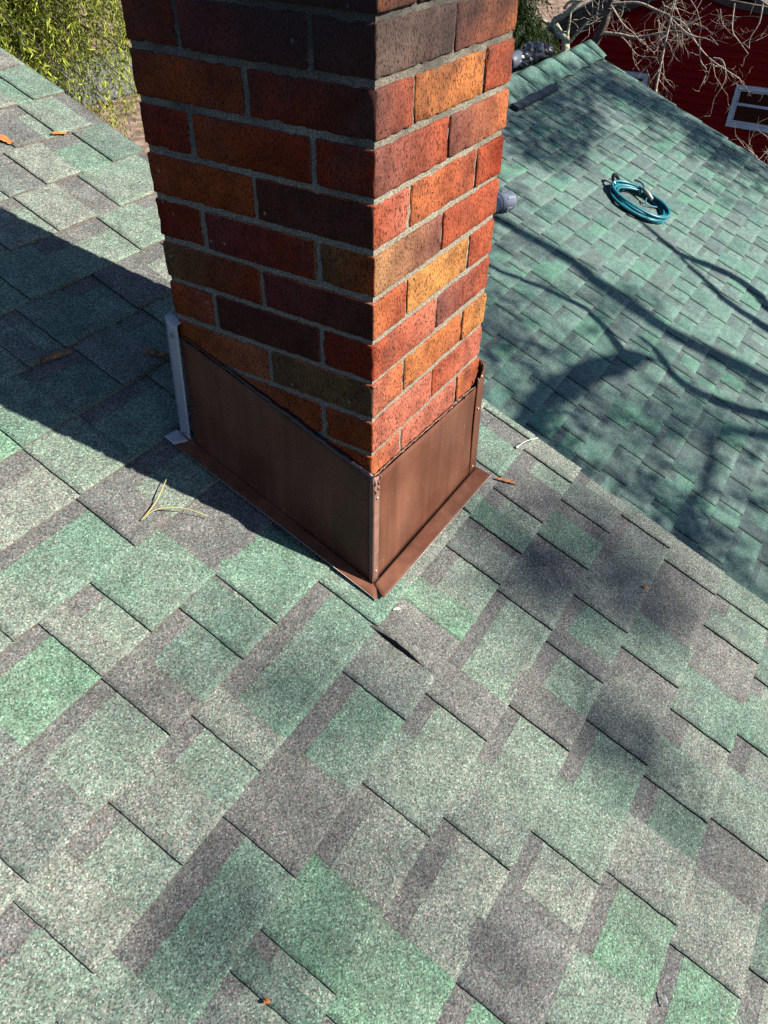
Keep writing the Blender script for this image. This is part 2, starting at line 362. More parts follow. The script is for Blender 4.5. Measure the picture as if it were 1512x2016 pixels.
# ------------------------------------------------------------------ main roof
YB = [1.51, 1.378, 1.244, 1.113, .981, .85, .72, .587, .456, .328, .203, .072, -.057, -.184, -.309, -.434, -.562, -.691, -.815, -.94, -1.07]
RAKE = 0.640
TABS = {  # course -> traced tabs and under-layer colours
 0: ([(.40, .49, L), (.54, .66, G)], []),
 1: ([(.36, .45, DK), (.49, .60, LG)], [(.6, .7, DK)]),
 2: ([(.22, .29, M_), (.325, .43, L), (.53, .66, GD)], [(.43, .53, G), (.29, .325, DK)]),
 3: ([(.10, .18, L), (.23, .345, L), (.415, .61, LG)], [(.345, .415, DB), (.6, .7, DK)]),
 4: ([(.03, .15, G), (.34, .46, LG)], [(.15, .34, LG), (.46, .66, LG)]),
 5: ([(-.10, -.05, M_), (-.01, .10, GD), (.19, .31, DK), (.40, .52, DB)], [(.10, .19, G), (.31, .4, L)]),
 6: ([(-.24, -.12, G), (.003, .12, M_), (.20, .34, G)], [(-.12, .003, GD), (.12, .2, G)]),
 7: ([(-.24, -.115, LG), (.063, .19, GD)], [(-.5, -.24, L), (-.115, .063, G)]),
 8: ([(-.50, -.43, LG), (-.25, -.16, DK), (.02, .12, DK)], [(-.43, -.25, G), (-.16, .02, LG)]),
 9: ([(-.70, -.60, M_), (-.455, -.407, L), (-.35, -.193, G), (-.02, .06, G)], [(-.60, -.455, GB), (-.407, -.35, LG), (-.193, -.02, DK)]),
 10: ([(-.715, -.60, M_), (-.456, -.387, DB), (-.285, -.202, GD), (-.193, -.035, G)], [(-.60, -.456, LG), (-.387, -.285, GD), (-.9, -.715, L)]),
 11: ([(-.74, -.66, L), (-.58, -.487, L), (-.41, -.345, L), (-.07, .05, G), (.30, .36, LG), (.447, .56, G), (.615, .66, LG)],
      [(-.66, -.58, LG), (-.487, -.41, LG), (-.345, -.235, DK), (-.345, -.07, G), (.36, .447, DB), (.56, .615, DK)]),
 12: ([(-.80, -.71, LG), (-.494, -.345, DB), (-.184, -.078, M_), (-.078, .018, DB, 0.012), (.018, .085, GB), (.19, .27, M_), (.295, .36, G), (.41, .52, DK), (.577, .66, L)],
      [(-.71, -.494, G), (-.345, -.184, G), (.085, .19, LG), (.27, .295, DK), (.36, .41, LG), (.52, .577, LG)]),
 13: ([(-.72, -.66, M_), (-.637, -.60, GD), (-.575, -.452, GB), (-.317, -.20, LG), (-.115, -.03, DB), (.178, .29, M_), (.377, .47, GD), (.514, .60, M_)],
      [(-.452, -.317, L), (-.2, -.115, LG), (-.03, .178, LG), (.29, .377, DK), (.47, .514, DK), (.6, .66, L)]),
 14: ([(-.60, -.458, GB), (-.275, -.15, LG), (-.025, .055, DB), (.15, .2, DK), (.297, .43, M_), (.596, .66, L)],
      [(-.458, -.275, L), (-.15, -.025, LG), (.055, .15, LG), (.2, .297, GD), (.43, .596, M_)]),
 15: ([(-.459, -.285, DK), (-.195, -.075, LG), (.058, .2, M_), (.26, .37, GD), (.558, .66, L)],
      [(-.7, -.459, GB), (-.285, -.195, L), (-.075, .058, G), (.2, .26, DK), (.37, .558, DB)]),
 16: ([(-.42, -.30, LG), (-.165, -.045, L), (.038, .14, LG), (.207, .33, G), (.46, .52, GD), (.57, .66, LG)],
      [(-.3, -.165, GB), (-.045, .038, GD), (.14, .207, L), (.33, .46, DB)]),
 17: ([(-.40, -.32, DK), (-.195, -.05, L), (.055, .18, LG), (.26, .38, G)], [(-.32, -.195, GB), (-.05, .055, DB), (.18, .26, L)]),
 18: ([(-.30, -.22, LG), (-.14, -.02, GD), (.06, .15, L)], [(-.22, -.14, L)]),
}
main_roof = thing("shingle_roof", "near green and charcoal shingle roof the brick chimney rises from", "roof", (0.2, 0, -0.76))
mb = MB(); mbf = mb
rnd = random.Random(3)
for k in range(len(YB) - 1):
    tabs, gaps = TABS.get(k, (None, []))
    if tabs is None: tabs = rand_tabs(rnd, -1.3, 0.66)
    else:
        lo = min(t[0] for t in tabs)
        tabs = [t for t in rand_tabs(rnd, -1.35, lo - 0.2)] + list(tabs)
        hi = max(t[1] for t in tabs)
        if hi < 0.5 and k > 12: tabs += [t for t in rand_tabs(rnd, hi + 0.12, 0.6)]
    course(mb, R1, YB[k + 1], YB[k], -1.2, RAKE + 0.004 * rnd.uniform(-1, 1), tabs, gaps, 0.013, k * 7.7)
    course(mb, R1, YB[k + 1], YB[k], -4.0, -1.2, rand_tabs(rnd, -4, -1.2), [], 0.09, k * 7.7)
y = YB[0]
for k in range(11):
    course(mb, R1, y, y + 0.129, -4.0, RAKE, rand_tabs(rnd, -4, RAKE), [], 0.05, 300 + k * 3.1); y += 0.129
YTOP = y; y = YB[-1]
for k in range(17):
    course(mb, R1, y - 0.127, y, -4.0, RAKE, rand_tabs(rnd, -4, RAKE), [], 0.06, 500 + k * 3.1); y -= 0.127
YEAVE = y
mb.build("shingles", [M_SH, M_EDGE, M_BUTT], main_roof)
mb = MB()
mb.prism([R1.P(-4, YEAVE + .02, -.001), R1.P(RAKE - .012, YEAVE + .02, -.001), R1.P(RAKE - .012, YTOP, -.001), R1.P(-4, YTOP, -.001)], -R1.n * 0.02)
mb.build("roof_deck", M_DECK, main_roof)
M_TRIM = simple("white_trim_paint", (0.62, 0.62, 0.60), 0.5, nscale=12, namt=0.12)
M_REDW = simple("red_clapboard_near", (0.16, 0.012, 0.008), 0.6, nscale=6, namt=0.2)
mb = MB()
mb.prism([R1.P(RAKE - .03, YEAVE + .02, -.022), R1.P(RAKE - .03, YTOP, -.022), R1.P(RAKE - .03, YTOP, -.17), R1.P(RAKE - .03, YEAVE + .02, -.17)], (0.014, 0, 0))
mb.build("rake_board", M_TRIM, main_roof)
mb = MB()
mb.prism([R1.P(0.34, YEAVE + .3, -.022), R1.P(0.34, YTOP, -.022), (0.34, YTOP, -5), (0.34, YEAVE + .3, -5)], (-0.12, 0, 0))
mb.build("gable_wall", M_REDW, main_roof)
mb = MB()   # far slope beyond the ridge
z_t = R1.P(0, YTOP, 0).z
mb.prism([(-4, YTOP, z_t + .004), (RAKE, YTOP, z_t + .004), (RAKE, YTOP + 3.2, z_t - 1.2), (-4, YTOP + 3.2, z_t - 1.2)], (0, 0, -0.04), LG)
mb.build("far_slope", M_SH2, main_roof)

# ------------------------------------------------------------------ lower roof
X2 = 7.07; Y2R = 2.13
lower_roof = thing("shingle_roof", "lower green shingle roof below the near roof, with leaf shadows and a humped ridge", "roof", (3.5, 0, -2.0))
mb = MB(); rnd = random.Random(11)
y = Y2R
E2 = 0.1285; k = 0
while y > -3.4:
    vis = y > -1.2
    xr = X2 + (rnd.uniform(-.02, .012) if vis else 0)
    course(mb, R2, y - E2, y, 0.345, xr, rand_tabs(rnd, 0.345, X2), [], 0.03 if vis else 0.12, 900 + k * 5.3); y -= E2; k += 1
Y2E = y
mb.build("shingles", [M_SH2, M_EDGE, M_BUTT], lower_roof)
mb = MB()
zr = R2.P(0, Y2R, 0).z
mb.prism([R2.P(0.345, Y2E + .02, -.001), R2.P(X2 - .02, Y2E + .02, -.001), R2.P(X2 - .02, Y2R, -.001), R2.P(0.345, Y2R, -.001)], -R2.n * 0.02)
mb.build("roof_deck", M_DECK, lower_roof)
mb = MB()
mb.prism([(0.36, Y2R, zr - .002), (X2, Y2R, zr - .002), (X2, Y2R + 2.2, zr - .85), (0.36, Y2R + 2.2, zr - .85)], (0, 0, -0.03), LG)
mb.build("far_slope", M_SH2, lower_roof)
mb = MB()
mb.prism([(X2 - .3, Y2E + .3, -5), (X2 - .3, Y2R + 2.0, -5), (X2 - .3, Y2R + 2.0, zr - .82), (X2 - .3, Y2R, zr - .03), tuple(Vector((X2 - .3, 0, 0)) + Vector((0, Y2E + .3, R2.P(0, Y2E + .3, -.022).z)))], (-.1, 0, 0))
mb.build("gable_wall", M_REDW, lower_roof)
# ridge caps: overlapping saddle pieces, each humped
mb = MB(); rnd = random.Random(5); x = 0.5; ci = 0
while x < X2 - 0.02:
    ln = 0.36 * rnd.uniform(.92, 1.08); x1 = min(x + ln, X2 + .02); c = tuple(q * t for q, t in zip(rnd.choice([LG, G, LG, L]), TINT2)); n0 = len(mb.v); nu, nv = 8, 12
    for i in range(nu + 1):
        u = i / nu; xx = x + (x1 + .05 - x) * u
        hump = 0.050 * math.sin(math.pi * min(1, u * 1.02)) + 0.030 * (1 - u) + .012
        for j in range(nv + 1):
            v = j / nv * 2 - 1
            yy = Y2R + v * 0.175; zz = zr - abs(v) ** 1.35 * 0.175 * 0.385 + hump * (1 - .55 * abs(v)) + 0.004 * nz(xx * 9, v * 2, ci)
            mb.v.append((xx, yy, zz))
    for i in range(nu):
        for j in range(nv):
            a = n0 + i * (nv + 1) + j
            mb.face((a, a + nv + 1, a + nv + 2, a + 1), c, 0, True)
    for j in range(nv):
        a = n0 + j; b0 = len(mb.v); mb.v += [tuple(Vector(mb.v[a]) - Vector((0, 0, .02))), tuple(Vector(mb.v[a + 1]) - Vector((0, 0, .02)))]
        mb.face((a, a + 1, b0 + 1, b0), c, 0)
    x = x1; ci += 1
mb.build("ridge_cap", M_SH2, lower_roof)
mb = MB()   # dark vent strip along the foot of the caps
a0, a1 = 5.0, 5.78
mb.prism([R2.P(a0, 1.90, .012), R2.P(a1, 1.90, .012), R2.P(a1, 1.955, .012), R2.P(a0, 1.955, .012)], R2.n * 0.028)
mb.build("ridge_vent_strip", simple("dark_vent_plastic", (0.018, 0.02, 0.026), 0.5), lower_roof)

# ------------------------------------------------------------------ chimney
CW, CJ, BH = 0.0677, 0.0085, 0.0582
WX, WY = 0.394, 0.404
RED = (0.32, 0.075, 0.036); RO = (0.40, 0.125, 0.05); OR = (0.42, 0.15, 0.05); YE = (0.46, 0.21, 0.065); PU = (0.19, 0.075, 0.058)
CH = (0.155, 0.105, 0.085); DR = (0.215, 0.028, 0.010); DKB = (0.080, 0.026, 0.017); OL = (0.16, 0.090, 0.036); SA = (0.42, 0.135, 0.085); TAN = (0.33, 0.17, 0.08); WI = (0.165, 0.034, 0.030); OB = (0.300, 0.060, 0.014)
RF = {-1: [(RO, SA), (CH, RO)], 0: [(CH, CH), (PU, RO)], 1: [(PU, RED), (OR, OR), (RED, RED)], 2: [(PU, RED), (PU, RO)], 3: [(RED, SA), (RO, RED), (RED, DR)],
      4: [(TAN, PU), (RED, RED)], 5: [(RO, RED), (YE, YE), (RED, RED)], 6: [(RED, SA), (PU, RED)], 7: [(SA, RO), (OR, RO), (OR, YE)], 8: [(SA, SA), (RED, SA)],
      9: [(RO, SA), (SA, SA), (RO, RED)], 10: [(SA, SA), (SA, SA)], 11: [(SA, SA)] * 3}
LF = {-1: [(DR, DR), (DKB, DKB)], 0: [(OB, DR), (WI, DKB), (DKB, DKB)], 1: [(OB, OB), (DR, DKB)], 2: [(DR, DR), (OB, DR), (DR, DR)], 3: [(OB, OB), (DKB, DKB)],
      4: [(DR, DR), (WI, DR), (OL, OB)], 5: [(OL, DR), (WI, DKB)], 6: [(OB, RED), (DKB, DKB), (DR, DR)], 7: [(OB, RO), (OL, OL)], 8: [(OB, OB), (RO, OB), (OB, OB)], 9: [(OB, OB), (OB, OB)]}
chimney = thing("brick_chimney", "square red brick chimney with brown metal flashing at its foot", "chimney", (WX / 2, WY / 2, -0.80))
mb = MB()
def lerp(a, b, t): return tuple(a[i] + (b[i] - a[i]) * t for i in range(3))
def brick(mb, lo, hi, cr, cl, seed, fine=True):
    """rounded wire-cut brick; cr = colour pair on the side facing -y, cl = pair on the side facing -x (image left to right)"""
    lo = Vector(lo); hi = Vector(hi); c = (lo + hi) / 2; hf = (hi - lo) / 2
    def axis(h, step):
        if not fine: return [-h, h]
        k = max(2, int((2 * h - .008) / step)); return [-h, -h + .0016] + [-h + .004 + (2 * h - .008) * i / k for i in range(k + 1)] + [h - .0016, h]
    A = [axis(hf[i], .009 if fine else 1) for i in range(3)]; nn = [len(a) for a in A]; ids = {}
    r = 0.0042
    def vid(i, j, k):
        key = (i, j, k)
        if key not in ids:
            p = Vector((A[0][i], A[1][j], A[2][k]))
            if fine:
                inn = Vector([max(-hf[q] + r, min(hf[q] - r, p[q])) for q in range(3)])
                d = p - inn
                if d.length > 1e-9: p = inn + d.normalized() * min(d.length, r)
                q = p + c; dn = (p - inn).normalized() if (p - inn).length > 1e-9 else Vector()
                p += dn * (0.0010 * nz(q.x * 60, q.y * 60, q.z * 60 + seed) + 0.0009 * nz(q.x * 170, q.y * 170, q.z * 170 + seed))
                e = sum(1 for t in range(3) if abs(abs(p[t]) - hf[t]) < .004)
                if e >= 2: p -= Vector([math.copysign(1, p[t]) if abs(abs(p[t]) - hf[t]) < .004 else 0 for t in range(3)]) * max(0, nz(q.x * 150, q.y * 150, q.z * 150 + seed * 3) - .12) * 0.0050
            ids[key] = len(mb.v); mb.v.append(tuple(p + c))
        return ids[key]
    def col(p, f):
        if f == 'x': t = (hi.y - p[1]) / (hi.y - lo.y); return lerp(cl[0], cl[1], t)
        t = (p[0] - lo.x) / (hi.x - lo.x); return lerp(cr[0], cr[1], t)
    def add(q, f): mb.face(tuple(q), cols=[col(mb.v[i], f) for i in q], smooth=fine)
    X, Y, Z = nn[0] - 1, nn[1] - 1, nn[2] - 1
    for i in range(X):
        for k in range(Z):
            add((vid(i, 0, k), vid(i + 1, 0, k), vid(i + 1, 0, k + 1), vid(i, 0, k + 1)), 'y')
            add((vid(i, Y, k), vid(i, Y, k + 1), vid(i + 1, Y, k + 1), vid(i + 1, Y, k)), 'y')
    for j in range(Y):
        for k in range(Z):
            add((vid(0, j, k), vid(0, j, k + 1), vid(0, j + 1, k + 1), vid(0, j + 1, k)), 'x')
            add((vid(X, j, k), vid(X, j + 1, k), vid(X, j + 1, k + 1), vid(X, j, k + 1)), 'y')
    for i in range(X):
        for j in range(Y):
            add((vid(i, j, 0), vid(i, j + 1, 0), vid(i + 1, j + 1, 0), vid(i + 1, j, 0)), 'y')
            add((vid(i, j, Z), vid(i + 1, j, Z), vid(i + 1, j + 1, Z), vid(i, j + 1, Z)), 'y')
rnd = random.Random(21)
DEP = 0.092; J = CJ
ALLC = [RED, RO, PU, DR, SA, OB]
for k in range(-9, 14):
    zt = -CW * (k - 1) - J / 2; zb = -CW * k + J / 2; ex = 0.003 if k <= -1 else 0.0
    rf = RF.get(k) or [(rnd.choice(ALLC), rnd.choice(ALLC)) for _ in range(3)]
    lf = LF.get(k) or [(rnd.choice([OB, DR, DKB]), rnd.choice([OB, DR])) for _ in range(3)]
    fine = -2 <= k <= 10
    x0, x1, y0, y1 = -ex, WX + ex, -ex, WY + ex; xm, ym = (x0 + x1) / 2, (y0 + y1) / 2
    def B(a, b, c_, d, cr, cl):
        s = rnd.random() * 50; q = lambda: rnd.uniform(-.0012, .0012)
        brick(mb, (a + q(), b + q(), zb + q() * .8), (c_ + q(), d + q(), zt + q() * .8), cr, cl, s, fine)
    jx = 0.0035
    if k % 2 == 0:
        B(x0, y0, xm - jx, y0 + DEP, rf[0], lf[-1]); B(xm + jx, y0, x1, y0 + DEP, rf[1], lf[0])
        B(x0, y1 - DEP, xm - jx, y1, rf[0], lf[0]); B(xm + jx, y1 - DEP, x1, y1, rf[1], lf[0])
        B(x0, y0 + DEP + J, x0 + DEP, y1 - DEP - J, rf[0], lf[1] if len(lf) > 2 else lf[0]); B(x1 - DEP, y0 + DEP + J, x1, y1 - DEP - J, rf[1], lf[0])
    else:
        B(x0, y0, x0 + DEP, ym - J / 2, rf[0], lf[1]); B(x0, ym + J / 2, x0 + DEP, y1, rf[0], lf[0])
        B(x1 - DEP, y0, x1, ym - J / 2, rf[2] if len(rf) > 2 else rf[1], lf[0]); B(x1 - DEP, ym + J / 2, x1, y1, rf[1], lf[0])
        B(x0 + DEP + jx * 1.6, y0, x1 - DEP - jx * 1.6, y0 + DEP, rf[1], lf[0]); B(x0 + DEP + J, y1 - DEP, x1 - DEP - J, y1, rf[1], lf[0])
mb.build("brickwork", M_BRICK, chimney)
# mortar: a core set back from the brick faces, hand-struck
mb = MB(); rec = 0.0042; st = 0.0045
def face_grid(mb, org, du, dv, lu, lv, nrm, seed):
    org = Vector(org); du = Vector(du); dv = Vector(dv); nrm = Vector(nrm); nu = int(lu / st); nv = int(lv / st); n0 = len(mb.v)
    for j in range(nv + 1):
        for i in range(nu + 1):
            p = org + du * (lu * i / nu) + dv * (lv * j / nv)
            h = 0.0013 * nz(p.x * 70, p.y * 70, p.z * 70 + seed) + 0.0008 * nz(p.x * 210, p.y * 210, p.z * 210 + seed)
            if i in (0, nu): h = 0
            mb.v.append(tuple(p + nrm * h))
    for j in range(nv):
        for i in range(nu):
            a = n0 + j * (nu + 1) + i; mb.face((a, a + 1, a + nu + 2, a + nu + 1), (1, 1, 1), 0, True)
face_grid(mb, (rec, rec, -.95), (1, 0, 0), (0, 0, 1), WX - 2 * rec, 1.05, (0, -1, 0), 1)
face_grid(mb, (rec, WY - rec, -.95), (0, -1, 0), (0, 0, 1), WY - 2 * rec, 1.05, (-1, 0, 0), 2)
mb.box((rec, rec + .004, -.95), (WX - rec, WY - rec, .10)); mb.box((rec + .003, rec, -.1), (rec + .004, WY - rec, .0))
mb.box((rec - .003, rec - .003, .10), (WX - rec + .003, WY - rec + .003, .68))
mb.build("mortar_core", M_MORTAR, chimney)
mb = MB(); mb.box((-.05, -.05, .683), (WX + .05, WY + .05, .75)); mb.build("crown_slab", simple("concrete_crown", (0.35, 0.34, 0.31), 0.9, nscale=30, namt=.3), chimney)

# flashing
def sheet(mb, quad, n, thick, nu=16, nv=10, wav=0.0012, seed=0, mi=0):
    """thin buckled metal sheet over a quad (a,b,c,d), n = outward"""
    a, b, c, d = [Vector(p) for p in quad]; n = Vector(n).normalized(); n0 = len(mb.v)
    for lay in (0, 1):
        for j in range(nv + 1):
            for i in range(nu + 1):
                u = i / nu; v = j / nv
                p = (a * (1 - u) + b * u) * (1 - v) + (d * (1 - u) + c * u) * v
                e = min(1, 8 * min(u, 1 - u, v, 1 - v))
                p = p + n * ((thick if lay else 0) + wav * (0.35 + .65 * e) * nz(p.x * 8, p.y * 8, p.z * 8 + seed))
                mb.v.append(tuple(p))
    k = (nu + 1) * (nv + 1)
    for j in range(nv):
        for i in range(nu):
            q = n0 + j * (nu + 1) + i
            mb.face((q + k, q + k + 1, q + k + nu + 2, q + k + nu + 1), (1, 1, 1), mi, True)
            mb.face((q, q + nu + 1, q + nu + 2, q + 1), (1, 1, 1), mi, True)
    ring = [n0 + i for i in range(nu + 1)] + [n0 + j * (nu + 1) + nu for j in range(1, nv + 1)] + [n0 + nv * (nu + 1) + i for i in range(nu - 1, -1, -1)] + [n0 + j * (nu + 1) for j in range(nv - 1, 0, -1)]
    for t in range(len(ring)):
        q, r_ = ring[t], ring[(t + 1) % len(ring)]
        mb.face((q, r_, r_ + k, q + k), (1, 1, 1), mi)
SX, SY = -0.006, -0.006
nb = Vector((SX - .002, SY - .002, -0.8285))
mb = MB()
sheet(mb, [(SX, .402, -.682), (SX, SY, -.826), (SX, SY, -.584), (SX, .392, -.440)], (-1, 0, 0), .0012, 30, 18, .0040, 3)
side = mb.build("side_flashing", M_BROWN, chimney)
mb = MB()
sheet(mb, [(SX, SY, -.829), (.415, SY, -.834), (.395, SY, -.606), (SX, SY, -.583)], (0, -1, 0), .0012, 30, 18, .0034, 9)
front = mb.build("front_flashing", M_BROWN, chimney)
# flanges lying on the shingles
mb = MB()
sheet(mb, [R1.P(SX, .43, .020), R1.P(-.038, .435, .013), R1.P(-.030, -.028, .0130), R1.P(SX, -.008, .0145)], R1.n, .0012, 6, 40, .0025, 5)
mb.build("side_flange", M_BROWN, chimney)
mb = MB()
sheet(mb, [R1.P(SX - .001, SY + .001, .0165), R1.P(SX - .014, -.033, .0160), R1.P(.425, -.038, .0145), R1.P(.420, SY + .001, .0135)], R1.n, .0012, 8, 40, .0015, 6)
mb.build("front_flange", M_BROWN, chimney)
mb = MB()   # bare cut edges of the flanges
mb.tube([R1.P(-.0385, .435, .0145), R1.P(-.036, .3, .015), R1.P(-.033, .15, .0145), R1.P(-.0305, -.028, .0140)], .0005, 4)
mb.tube([R1.P(SX - .014, -.0335, .0170), R1.P(.2, -.0360, .0162), R1.P(.425, -.0385, .0155)], .0006, 4)
mb.build("flange_edge", M_RAW, chimney)
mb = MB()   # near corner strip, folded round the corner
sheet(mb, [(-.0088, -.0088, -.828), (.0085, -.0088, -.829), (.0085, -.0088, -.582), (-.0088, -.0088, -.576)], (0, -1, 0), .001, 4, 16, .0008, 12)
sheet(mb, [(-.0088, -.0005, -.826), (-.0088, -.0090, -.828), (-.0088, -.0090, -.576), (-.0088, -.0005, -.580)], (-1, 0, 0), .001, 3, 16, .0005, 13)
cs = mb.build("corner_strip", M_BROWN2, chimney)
mb = MB()   # far right strip, taller, folded back round the far corner
sheet(mb, [(.384, -.0085, -.833), (.416, -.0085, -.834), (.402, -.0085, -.560), (.375, -.0085, -.600)], (0, -1, 0), .001, 5, 18, .0012, 15)
sheet(mb, [(.416, -.0085, -.834), (.418, .03, -.820), (.404, .03, -.55), (.402, -.0085, -.560)], (1, 0, 0), .001, 3, 12, .0006, 16)
cs2 = mb.build("corner_strip", M_BROWN, chimney)
mb = MB()   # grey strip at the far left corner
sheet(mb, [(-.0085, .434, -.667), (-.0085, .410, -.682), (-.0085, .392, -.418), (-.0085, .418, -.405)], (-1, 0, 0), .0012, 5, 18, .0012, 18)
sheet(mb, [(-.0085, .418, -.405), (-.0085, .392, -.418), (.003, .391, -.416), (.004, .417, -.404)], (0, 0, 1), .0012, 4, 4, .0005, 19)
gs = mb.build("corner_strip", M_ALU, chimney); gs["label"] = "grey unpainted corner strip"
mb = MB()
sheet(mb, [R1.P(-.010, .448, .020), R1.P(-.042, .452, .020), R1.P(-.040, .428, .018), R1.P(-.010, .416, .018)], R1.n, .0012, 6, 4, .0008, 22)
fl = mb.build("corner_flap", M_ALU, chimney); fl["label"] = "grey unpainted flap"
def rivet(p, n, parent, mt, r=.0030):
    mb = MB(); n = Vector(n).normalized(); p = Vector(p)
    mb.tube([p - n * .001, p + n * .0008, p + n * .0018, p + n * .0024], [r, r, r * .7, r * .25], 10)
    return mb.build("rivet", mt, parent)
M_RIV = simple("rivet_head", (0.45, 0.33, 0.26), 0.3, 0.4)
for q in ((-.001, -.0102, -.800), (.0, -.0102, -.625)): rivet(q, (0, -1, 0), cs, M_RIV)
for q in ((.397, -.0098, -.815), (.391, -.0098, -.662), (.390, -.0098, -.585)): rivet(q, (0, -1, 0), cs2, M_RIV)
M_RIVG = simple("rivet_head_grey", (0.16, 0.15, 0.14), 0.4, 0.4)
for q in ((-.0102, .407, -.440), (-.0102, .422, -.655)): rivet(q, (-1, 0, 0), gs, M_RIVG, .0042)
rnd = random.Random(4)
mb = MB(); pts = []; rr = []
for i in range(46):
    t = i / 45; yy = .388 - t * .392; zz = -.4385 - t * .1435
    pts.append((SX + .0015 + rnd.uniform(-.0008, .0008), yy, zz + .0015 + rnd.uniform(-.0015, .0015))); rr.append(.0014 + .0040 * max(0, min(1, (t - .12) * 2.2)) * rnd.uniform(.6, 1.1))
mb.tube(pts, rr, 8); mb.build("sealant_bead", M_SEAL, side)
mb = MB(); pts = []; rr = []
for i in range(46):
    t = i / 45; pts.append((-.004 + t * .392, SY + .0015 + rnd.uniform(-.0008, .0008), -.5815 - t * .0225 + .0012 + rnd.uniform(-.0016, .0016))); rr.append(.0015 * rnd.uniform(.5, 1.3))
mb.tube(pts, rr, 8); mb.build("sealant_bead", M_CLEAR, front)
mb = MB()
for _ in range(5):
    p = Vector((rnd.uniform(-.009, .010), -.0102, -.585 + rnd.uniform(-.018, .012))); mb.tube([p, p + Vector((rnd.uniform(-.004, .004), -.001, -.006)), p + Vector((rnd.uniform(-.004, .004), 0, -.012))], [.0012, .0018, .0008], 6)
mb.build("sealant_smear", M_CLEAR, front)
for x_, z_ in ((.372, -.592), (.39, -.567), (.318, -.60)):
    mb = MB(); p = Vector((x_, -.0095, z_)); mb.tube([p, p + Vector((.004, -.001, .005)), p + Vector((.002, 0, .011))], [.0012, .0026, .001], 6)
    mb.build("sealant_smear", M_CLEAR, front)

# ------------------------------------------------------------------ hose, pipe, plastic on the lower roof
hose = thing("coiled_hose", "coil of teal hose lying on the lower roof", "hose", R2.P(4.9, .86, .01))
rnd = random.Random(8); pts = []
cx, cy = 4.825, .835; turns = 7; npt = turns * 40
for i in range(npt + 1):
    a = 2 * math.pi * i / 40; tq = i // 40; ph = rnd.random()
    rr_ = .178 + .034 * nz(tq * 3.3, 0, 1) + .013 * math.sin(2 * a + tq * 1.7) + .010 * nz(a * .7, tq)
    ex, ey = rr_ * 0.98, rr_ * 1.12
    ddx, ddy = .02 * nz(tq * 5.1, 3), .025 * nz(tq * 4.7, 9)
    hh = .020 + .011 * (tq % 4) + .006 * nz(a, tq * 2.2, 4)
    th = math.radians(20)
    xx = cx + ddx + ex * math.cos(a) * math.cos(th) - ey * math.sin(a) * math.sin(th); yy = cy + ddy + ex * math.cos(a) * math.sin(th) + ey * math.sin(a) * math.cos(th)
    pts.append(R2.P(xx, yy, hh))
mb = MB(); mb.tube(pts, .0105, 8); mb.build("hose_coil", M_TEAL, hose)
mb = MB()
e0 = [R2.P(5.0, .96, .07), R2.P(4.98, .90, .085), R2.P(4.94, .83, .06), R2.P(4.87, .80, .03), R2.P(4.92, .75, .02), R2.P(4.97, .71, .02)]
mb.tube(smooth_pts(e0, 5), .006, 6); mb.build("loose_end", M_TEAL, hose)
mb = MB(); mb.tube([R2.P(4.95, .88, .075), R2.P(4.93, .825, .07), R2.P(4.915, .78, .06)], [.010, .014, .010], 8); mb.build("hose_fitting", M_BRASS, hose)
mb = MB(); a = [R2.P(4.86 + .05 * math.cos(t), 1.03 + .05 * math.sin(t), .04 + .035 * math.sin(t * 1)) for t in [k * .5 for k in range(13)]]
mb.tube(a, .012, 7); mb.build("tie_strap", M_BLACKG, hose)

pipe = thing("roof_pipe", "short dark grey pipe with a collar on the lower roof beside the chimney", "pipe", R2.P(3.72, 1.36, 0))
p0 = R2.P(3.28, 1.47, .06); p1 = R2.P(3.70, 1.366, .06); dd = (p1 - p0).normalized()
mb = MB(); mb.tube([p0, p1 - dd * .09], .051, 24); mb.build("pipe_body", M_PIPE, pipe)
mb = MB(); mb.tube([p1 - dd * .12, p1 - dd * .118, p1 - dd * .010, p1 - dd * .008, p1], [.052, .0575, .058, .0605, .0605], 28); mb.build("collar", M_PIPE, pipe)
for an in (35, 100, 165, 230, 295):
    mb = MB(); aa = math.radians(an); u_ = dd.orthogonal().normalized(); v_ = dd.cross(u_)
    o_ = (u_ * math.cos(aa) + v_ * math.sin(aa)) * .0578; sd_ = o_.cross(dd).normalized()
    mb.prism([p1 - dd * .075 + o_ - sd_ * .009, p1 - dd * .02 + o_ - sd_ * .009, p1 - dd * .02 + o_ + sd_ * .009, p1 - dd * .075 + o_ + sd_ * .009], o_.normalized() * .004)
    mb.build("rib", M_PIPE, pipe)

plastic = thing("plastic_sheeting", "crumpled shiny black plastic lying behind the ridge of the lower roof", "plastic sheeting", (5.9, 2.35, zr))
def lump(mb, c, r, seed, nu=22, nv=14):
    n0 = len(mb.v)
    for j in range(nv + 1):
        for i in range(nu):
            th = math.pi * j / nv; ph = 2 * math.pi * i / nu
            d = Vector((math.sin(th) * math.cos(ph), math.sin(th) * math.sin(ph), math.cos(th)))
            k_ = 1 + .28 * nz(d.x * 2.2 + seed, d.y * 2.2, d.z * 2.2) + .16 * abs(nz(d.x * 6 + seed, d.y * 6, d.z * 6)) - .1 * abs(nz(d.x * 13, d.y * 13 + seed, d.z * 13))
            mb.v.append((c[0] + d.x * r[0] * k_, c[1] + d.y * r[1] * k_, c[2] + d.z * r[2] * k_))
    for j in range(nv):
        for i in range(nu):
            i2 = (i + 1) % nu; mb.face((n0 + j * nu + i, n0 + (j + 1) * nu + i, n0 + (j + 1) * nu + i2, n0 + j * nu + i2), (1, 1, 1), 0, False)
mb = MB()
